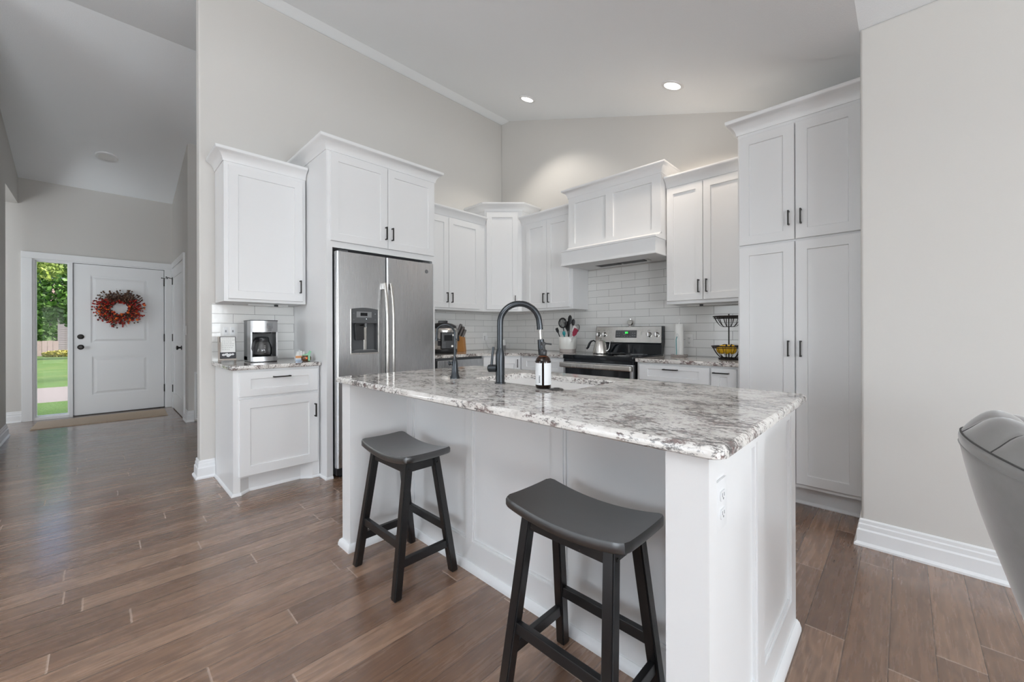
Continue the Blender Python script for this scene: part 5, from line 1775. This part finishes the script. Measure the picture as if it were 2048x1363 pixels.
# ================================================================== STOOLS
def make_stool(label, loc):
    t = thing('bar_stool', label, 'stool', loc, 0, 'black saddle stools at the island')
    W_, D_, ZS, TH = 0.440, 0.245, 0.585, 0.030
    nx, ny = 22, 10
    b = MB()
    def outline(u, v):
        # rounded rectangle footprint
        x, y = u * W_ / 2, v * D_ / 2
        r = 0.022
        ax, ay = abs(x) - (W_ / 2 - r), abs(y) - (D_ / 2 - r)
        if ax > 0 and ay > 0:
            l_ = max(ax, ay)
            h_ = sqrt(ax * ax + ay * ay)
            k_ = l_ / h_
            x = math.copysign(W_ / 2 - r + ax * k_, x)
            y = math.copysign(D_ / 2 - r + ay * k_, y)
        return x, y
    def zt_(x, y):
        return ZS + 0.026 * (abs(x) / (W_ / 2)) ** 2 - 0.004 * (1 - (y / (D_ / 2)) ** 2)
    T, Bt = [], []
    for i in range(nx + 1):
        rt_, rb_ = [], []
        for j in range(ny + 1):
            x, y = outline(2 * i / nx - 1, 2 * j / ny - 1)
            z = zt_(x, y)
            rt_.append(b.bm.verts.new((x * 0.985, y * 0.972, z)))
            rb_.append(b.bm.verts.new((x * 0.985, y * 0.972, z - TH)))
        T.append(rt_)
        Bt.append(rb_)
    for i in range(nx):
        for j in range(ny):
            b.bm.faces.new((T[i][j], T[i + 1][j], T[i + 1][j + 1], T[i][j + 1]))
            b.bm.faces.new((Bt[i][j], Bt[i][j + 1], Bt[i + 1][j + 1], Bt[i + 1][j]))
    per = [(i, 0) for i in range(nx)] + [(nx, j) for j in range(ny)] + [(i, ny) for i in range(nx, 0, -1)] + [(0, j) for j in range(ny, 0, -1)]
    m = len(per)
    ring1, ring2 = [], []
    for i, j in per:
        x, y = outline(2 * i / nx - 1, 2 * j / ny - 1)
        z = zt_(x, y)
        ring1.append(b.bm.verts.new((x, y, z - 0.008)))
        ring2.append(b.bm.verts.new((x, y, z - TH + 0.005)))
    for q in range(m):
        p = (q + 1) % m
        i, j = per[q]
        i2, j2 = per[p]
        b.bm.faces.new((T[i][j], ring1[q], ring1[p], T[i2][j2]))
        b.bm.faces.new((ring1[q], ring2[q], ring2[p], ring1[p]))
        b.bm.faces.new((ring2[q], Bt[i][j], Bt[i2][j2], ring2[p]))
    b.obj('seat', 'stool_seat', t, 42)
    # legs
    tx, ty, fx, fy = 0.150, 0.072, 0.186, 0.152
    ztop = ZS - TH + 0.006
    def lerp(z):
        k = (ztop - z) / ztop
        return tx + (fx - tx) * k, ty + (fy - ty) * k
    hw = 0.018
    for sx in (-1, 1):
        for sy in (-1, 1):
            g_ = MB()
            vs_ = []
            for z in (0.0, 0.006, ztop):
                lx, ly = lerp(z)
                h_ = hw - (0.004 if z == 0 else 0)
                vs_.append([g_.bm.verts.new((sx * lx + a * h_, sy * ly + c_ * h_, z)) for a, c_ in ((-1, -1), (1, -1), (1, 1), (-1, 1))])
            for A, B in zip(vs_, vs_[1:]):
                for q in range(4):
                    g_.bm.faces.new((A[q], A[(q + 1) % 4], B[(q + 1) % 4], B[q]))
            g_.bm.faces.new(vs_[0][::-1])
            g_.bm.faces.new(vs_[-1])
            bmesh.ops.bevel(g_.bm, geom=[e for e in g_.bm.edges if abs(e.verts[0].co.z - e.verts[1].co.z) > 0.1], offset=0.004, segments=2, affect='EDGES')
            lg_ = g_.obj('leg', 'stool', t, 40)
            lx, ly = lerp(0.535)
            MB().cyl((sx * (lx + hw - 0.002), sy * ly, 0.535), (sx * (lx + hw + 0.003), sy * ly, 0.535), 0.006, seg=10).obj('screw', 'bronze', lg_)
    # aprons
    lx, ly = lerp(0.54)
    for s in (-1, 1):
        MB().box(-lx, lx, s * ly - 0.010, s * ly + 0.010, 0.515, 0.566).obj('apron', 'stool', t)
        MB().box(s * lx - 0.010, s * lx + 0.010, -ly, ly, 0.520, 0.574).obj('apron', 'stool', t)
    # stretchers: long ones higher than the short ones
    lx, ly = lerp(0.215)
    for s in (-1, 1):
        MB().box(-lx, lx, s * ly - 0.010, s * ly + 0.010, 0.198, 0.234, 0.003).obj('stretcher', 'stool', t)
    lx, ly = lerp(0.14)
    for s in (-1, 1):
        MB().box(s * lx - 0.010, s * lx + 0.010, -ly, ly, 0.122, 0.158, 0.003).obj('stretcher', 'stool', t)
    return t


st = make_stool('black wooden saddle stool standing closer to the refrigerator end of the island', (-1.745, 1.035, 0))
s2 = copy_tree(st)
s2.location = (-0.720, 1.042, 0)
s2['label'] = 'black wooden saddle stool in the foreground, near the outlet end of the island'

# ================================================================== VELVET CHAIR (right edge)
def make_chair():
    t = thing('dining_chair', 'grey velvet channel-back dining chair cut off by the right edge of the photo', 'chair', (0.45, 1.60, 0), 0.0)
    AX, AY, NE = 0.345, 0.335, 2.3
    NCH = 8
    PH0, PH1 = radians(180 - 108), radians(180 + 108)
    n = 128
    def sgp(v_):
        return math.copysign(abs(v_) ** (2 / NE), v_)
    def RP(ph):
        return Vector((AX * sgp(cos(ph)), AY * sgp(sin(ph)), 0))
    def zr(ph):
        return 0.875 - 0.11 * (1 - cos(ph - pi))
    def spline(P_, m=3):
        out = []
        for q in range(len(P_) - 1):
            p0, p1, p2, p3 = P_[max(q - 1, 0)], P_[q], P_[q + 1], P_[min(q + 2, len(P_) - 1)]
            for w in range(m):
                u = w / m
                out.append(tuple(0.5 * (2 * p1[k_] + (p2[k_] - p0[k_]) * u + (2 * p0[k_] - 5 * p1[k_] + 4 * p2[k_] - p3[k_]) * u * u
                                        + (3 * p1[k_] - p0[k_] - 3 * p2[k_] + p3[k_]) * u ** 3) for k_ in (0, 1)))
        out.append(P_[-1])
        return out
    b = MB()
    rows = []
    for i in range(n + 1):
        s_ = i / n
        ph = PH0 + (PH1 - PH0) * s_
        zz = zr(ph)
        ch = abs(sin(pi * NCH * s_)) ** 0.6
        d = Vector((cos(ph), sin(ph), 0))
        R_ = RP(ph)
        prof = [(-0.115, 0.40), (-0.078, 0.53), (-0.040, 0.66), (-0.014, zz - 0.10), (-0.002, zz - 0.03), (0.0, zz - 0.008), (-0.006, zz + 0.002),
                (-0.022, zz + 0.016 + 0.012 * ch), (-0.050, zz + 0.040 + 0.016 * ch), (-0.080, zz + 0.044 + 0.016 * ch), (-0.105 - 0.010 * ch, zz + 0.024 + 0.010 * ch),
                (-0.118 - 0.020 * ch, zz - 0.03), (-0.124 - 0.024 * ch, zz - 0.14), (-0.128 - 0.022 * ch, 0.50), (-0.135, 0.42)]
        rows.append([b.bm.verts.new(R_ + d * o_ + Vector((0, 0, z_))) for o_, z_ in spline(prof)])
    k = len(rows[0])
    for A, B in zip(rows, rows[1:]):
        for j in range(k):
            l_ = (j + 1) % k
            b.bm.faces.new((A[j], A[l_], B[l_], B[j]))
    b.bm.faces.new(rows[0])
    b.bm.faces.new(rows[-1][::-1])
    back = b.obj('backrest', 'velvet', t, 75)
    def rim(o_, dz):
        return [RP(PH0 + (PH1 - PH0) * i / n) + Vector((cos(PH0 + (PH1 - PH0) * i / n), sin(PH0 + (PH1 - PH0) * i / n), 0)) * o_ + Vector((0, 0, zr(PH0 + (PH1 - PH0) * i / n) + dz)) for i in range(0, n + 1, 2)]
    MB().tube(rim(-0.004, 0.0020), 0.0020, 8).obj('welt', 'piping', back, 60)
    MB().tube(rim(-0.001, -0.026), 0.0020, 6).obj('seam', 'velvet', back, 60)
    q = MB()
    for c_ in range(1, NCH):     # dark stitch line in each groove
        ph = PH0 + (PH1 - PH0) * c_ / NCH
        d = Vector((cos(ph), sin(ph), 0))
        zz = zr(ph)
        pp_ = [RP(ph) + d * o_ + Vector((0, 0, z_ + 0.0004)) for o_, z_ in spline([(-0.006, zz + 0.002), (-0.022, zz + 0.016), (-0.050, zz + 0.040), (-0.080, zz + 0.044), (-0.105, zz + 0.024), (-0.118, zz - 0.03), (-0.124, zz - 0.14)])]
        q.tube(pp_, 0.0018, 6)
    q.obj('stitching', 'piping', back, 60)
    s = MB()
    pr = [(0.20 * cos(a), 0.195 * sin(a)) for a in [2 * pi * i / 32 for i in range(32)]]
    s.prism([(x + 0.03, y) for x, y in pr], 0.38, 0.49, bev=0.02, seg=3)
    s.obj('seat', 'velvet', t, 60)
    for sx in (-1, 1):
        for sy in (-1, 1):
            MB().cyl((0.03 + sx * 0.19, sy * 0.18, 0), (0.03 + sx * 0.14, sy * 0.13, 0.39), 0.011, 0.018, 14).obj('leg', 'black_plastic', t, 40)
    return t


make_chair()

# ================================================================== OUTSIDE, seen through the sidelight
GZ = -0.15


def strip(name, x0, x1, z0, z1, mat, label, cat):
    b = MB().prism([(x0, z0), (x1, z1), (x1, z1 - 0.2), (x0, z0 - 0.2)], -16.0, 14.0, 'y')
    o = b.obj(name, mat)
    tag(o, label, cat, kind='structure')
    return o


strip('lawn', -11.5, XD - 0.45, GZ, GZ, 'grass', 'strip of lawn right outside the front door', 'lawn')
strip('driveway', -14.6, -11.5, GZ, GZ, 'concrete', 'pale concrete drive crossing beyond the near lawn', 'driveway')
strip('far_lawn', -75.0, -14.6, GZ - 0.99, GZ, 'grass', 'far lawn beyond the concrete drive', 'lawn')
struct(MB().box(XD - 0.46, XD - 0.14, -1.2, 1.2, -0.5, -0.03).obj('door_step', 'concrete'))


def gz(x):
    return GZ - 0.99 * (-14.6 - x) / 60.4


fence = thing('wooden_fence', 'weathered grey board fence at the far side of the lawn', 'fence', (-50.0, -9.0, gz(-50)))
for i in range(22):
    MB().box(-0.02, 0.02, i * 0.3, i * 0.3 + 0.285, 0.02, 1.24 + 0.02 * ((i * 7) % 3)).obj('board', 'fence', fence)
for z in (0.2, 0.95):
    MB().box(-0.06, -0.02, 0, 6.6, z, z + 0.08).obj('rail', 'fence', fence)
h = thing('neighbour_house', 'grey sided house right of the board fence', 'house', (-52.0, -2.55, gz(-52)))
w_ = MB().box(-6, 0, 0, 9, -0.1, 4.4)
for i in range(27):
    w_.prism([(0, i * 0.16), (0.025, i * 0.16), (0.0, i * 0.16 + 0.16)], 0, 9, 'y')
w_.obj('siding_wall', 'siding', h)
MB().prism([(0.5, 4.3), (-3, 6.4), (-6.5, 4.3), (-6.5, 4.15), (0.5, 4.15)], -0.4, 9.4, 'y').obj('roof', 'roof', h)
a = thing('air_conditioner', 'dark blue grey air conditioner unit by the grey house', 'air conditioner', (-49.0, -2.55, gz(-49)))
MB().box(-0.35, 0.35, -0.42, 0.42, -0.05, 0.40, 0.03).obj('cabinet', 'acunit', a)
gr = MB()
for i in range(7):
    gr.box(0.35, 0.37, -0.38 + i * 0.12, -0.33 + i * 0.12, 0.04, 0.36)
gr.obj('grille', 'dark_grey', a)


def leaves(b, n, cfun, size, seed):
    random.seed(seed)
    for i in range(n):
        p = Vector(cfun())
        a1, a2, a3 = random.random() * 6.28, random.uniform(-1.2, 1.2), random.random() * 6.28
        m = Matrix.Rotation(a1, 3, 'Z') @ Matrix.Rotation(a2, 3, 'X') @ Matrix.Rotation(a3, 3, 'Y')
        s_ = size * random.uniform(0.6, 1.3)
        q = [p + m @ Vector(v) * s_ for v in ((-0.5, 0, 0), (-0.1, -0.32, 0.06), (0.55, 0, 0), (-0.1, 0.32, 0.06))]
        b.bm.faces.new([b.bm.verts.new(v) for v in q])


def blob(cx_, cy_, cz_, rx, ry, rz_):
    def fn():
        while True:
            x, y, z = random.uniform(-1, 1), random.uniform(-1, 1), random.uniform(-1, 1)
            r2 = x * x + y * y + z * z
            if 0.25 < r2 < 1:
                return (cx_ + x * rx, cy_ + y * ry, cz_ + z * rz_)
    return fn


def tree(name, label, loc, crowns, n, size, mat, seed, trunk=(0.12, 2.0)):
    t = thing(name, label, 'tree', loc)
    MB().tube([(0, 0, -0.05), (0.03, 0.02, trunk[1] * 0.5), (0, 0.05, trunk[1])], [trunk[0], trunk[0] * 0.8, trunk[0] * 0.5], 10).obj('trunk', 'bark', t, 60)
    b = MB()
    tot = sum(c_[3] * c_[5] for c_ in crowns)
    for i, c_ in enumerate(crowns):
        leaves(b, int(n * c_[3] * c_[5] / tot), blob(*c_), size, seed + i)
    o = b.obj('foliage', mat, t)
    o['kind'] = 'stuff'
    return t


tree('leafy_tree', 'tall leafy green tree on the far lawn in front of the fence', (-40.0, 1.2, gz(-40)),
     [(0, -3.4, 4.6, 1.6, 2.2, 2.3), (0.3, -1.8, 3.7, 1.5, 1.6, 2.0), (0.4, -3.6, 7.0, 1.6, 2.4, 1.5), (0.2, 0.2, 5.6, 1.7, 2.4, 2.4)], 9000, 0.30, 'leaf', 21, (0.2, 4.2))
tree('overhanging_tree', 'tree with yellow green leaves nearest the front door', (-16.5, 1.25, gz(-16.5)),
     [(0, -2.05, 3.35, 0.8, 1.0, 0.42), (0.2, -2.4, 3.0, 0.6, 0.5, 0.30), (0, 0.0, 3.9, 1.0, 1.4, 1.0)], 2600, 0.115, 'leaf2', 41, (0.11, 3.2))
tree('background_tree', 'dense dark green tree above the board fence', (-64.5, -7.9, gz(-64.5)),
     [(0, 1.0, 4.0, 2.4, 5.2, 4.0), (0, 4.0, 8.4, 2.6, 5.2, 3.4)], 9000, 0.46, 'leaf', 61, (0.3, 3.4))
bsh = thing('golden_shrub', 'low golden green shrub in front of the air conditioner', 'shrub', (-46.5, -2.15, gz(-46.5)))
b = MB()
leaves(b, 1300, blob(0, 0, 0.20, 0.5, 0.95, 0.30), 0.16, 71)
o = b.obj('foliage', 'leaf3', bsh)
o['kind'] = 'stuff'
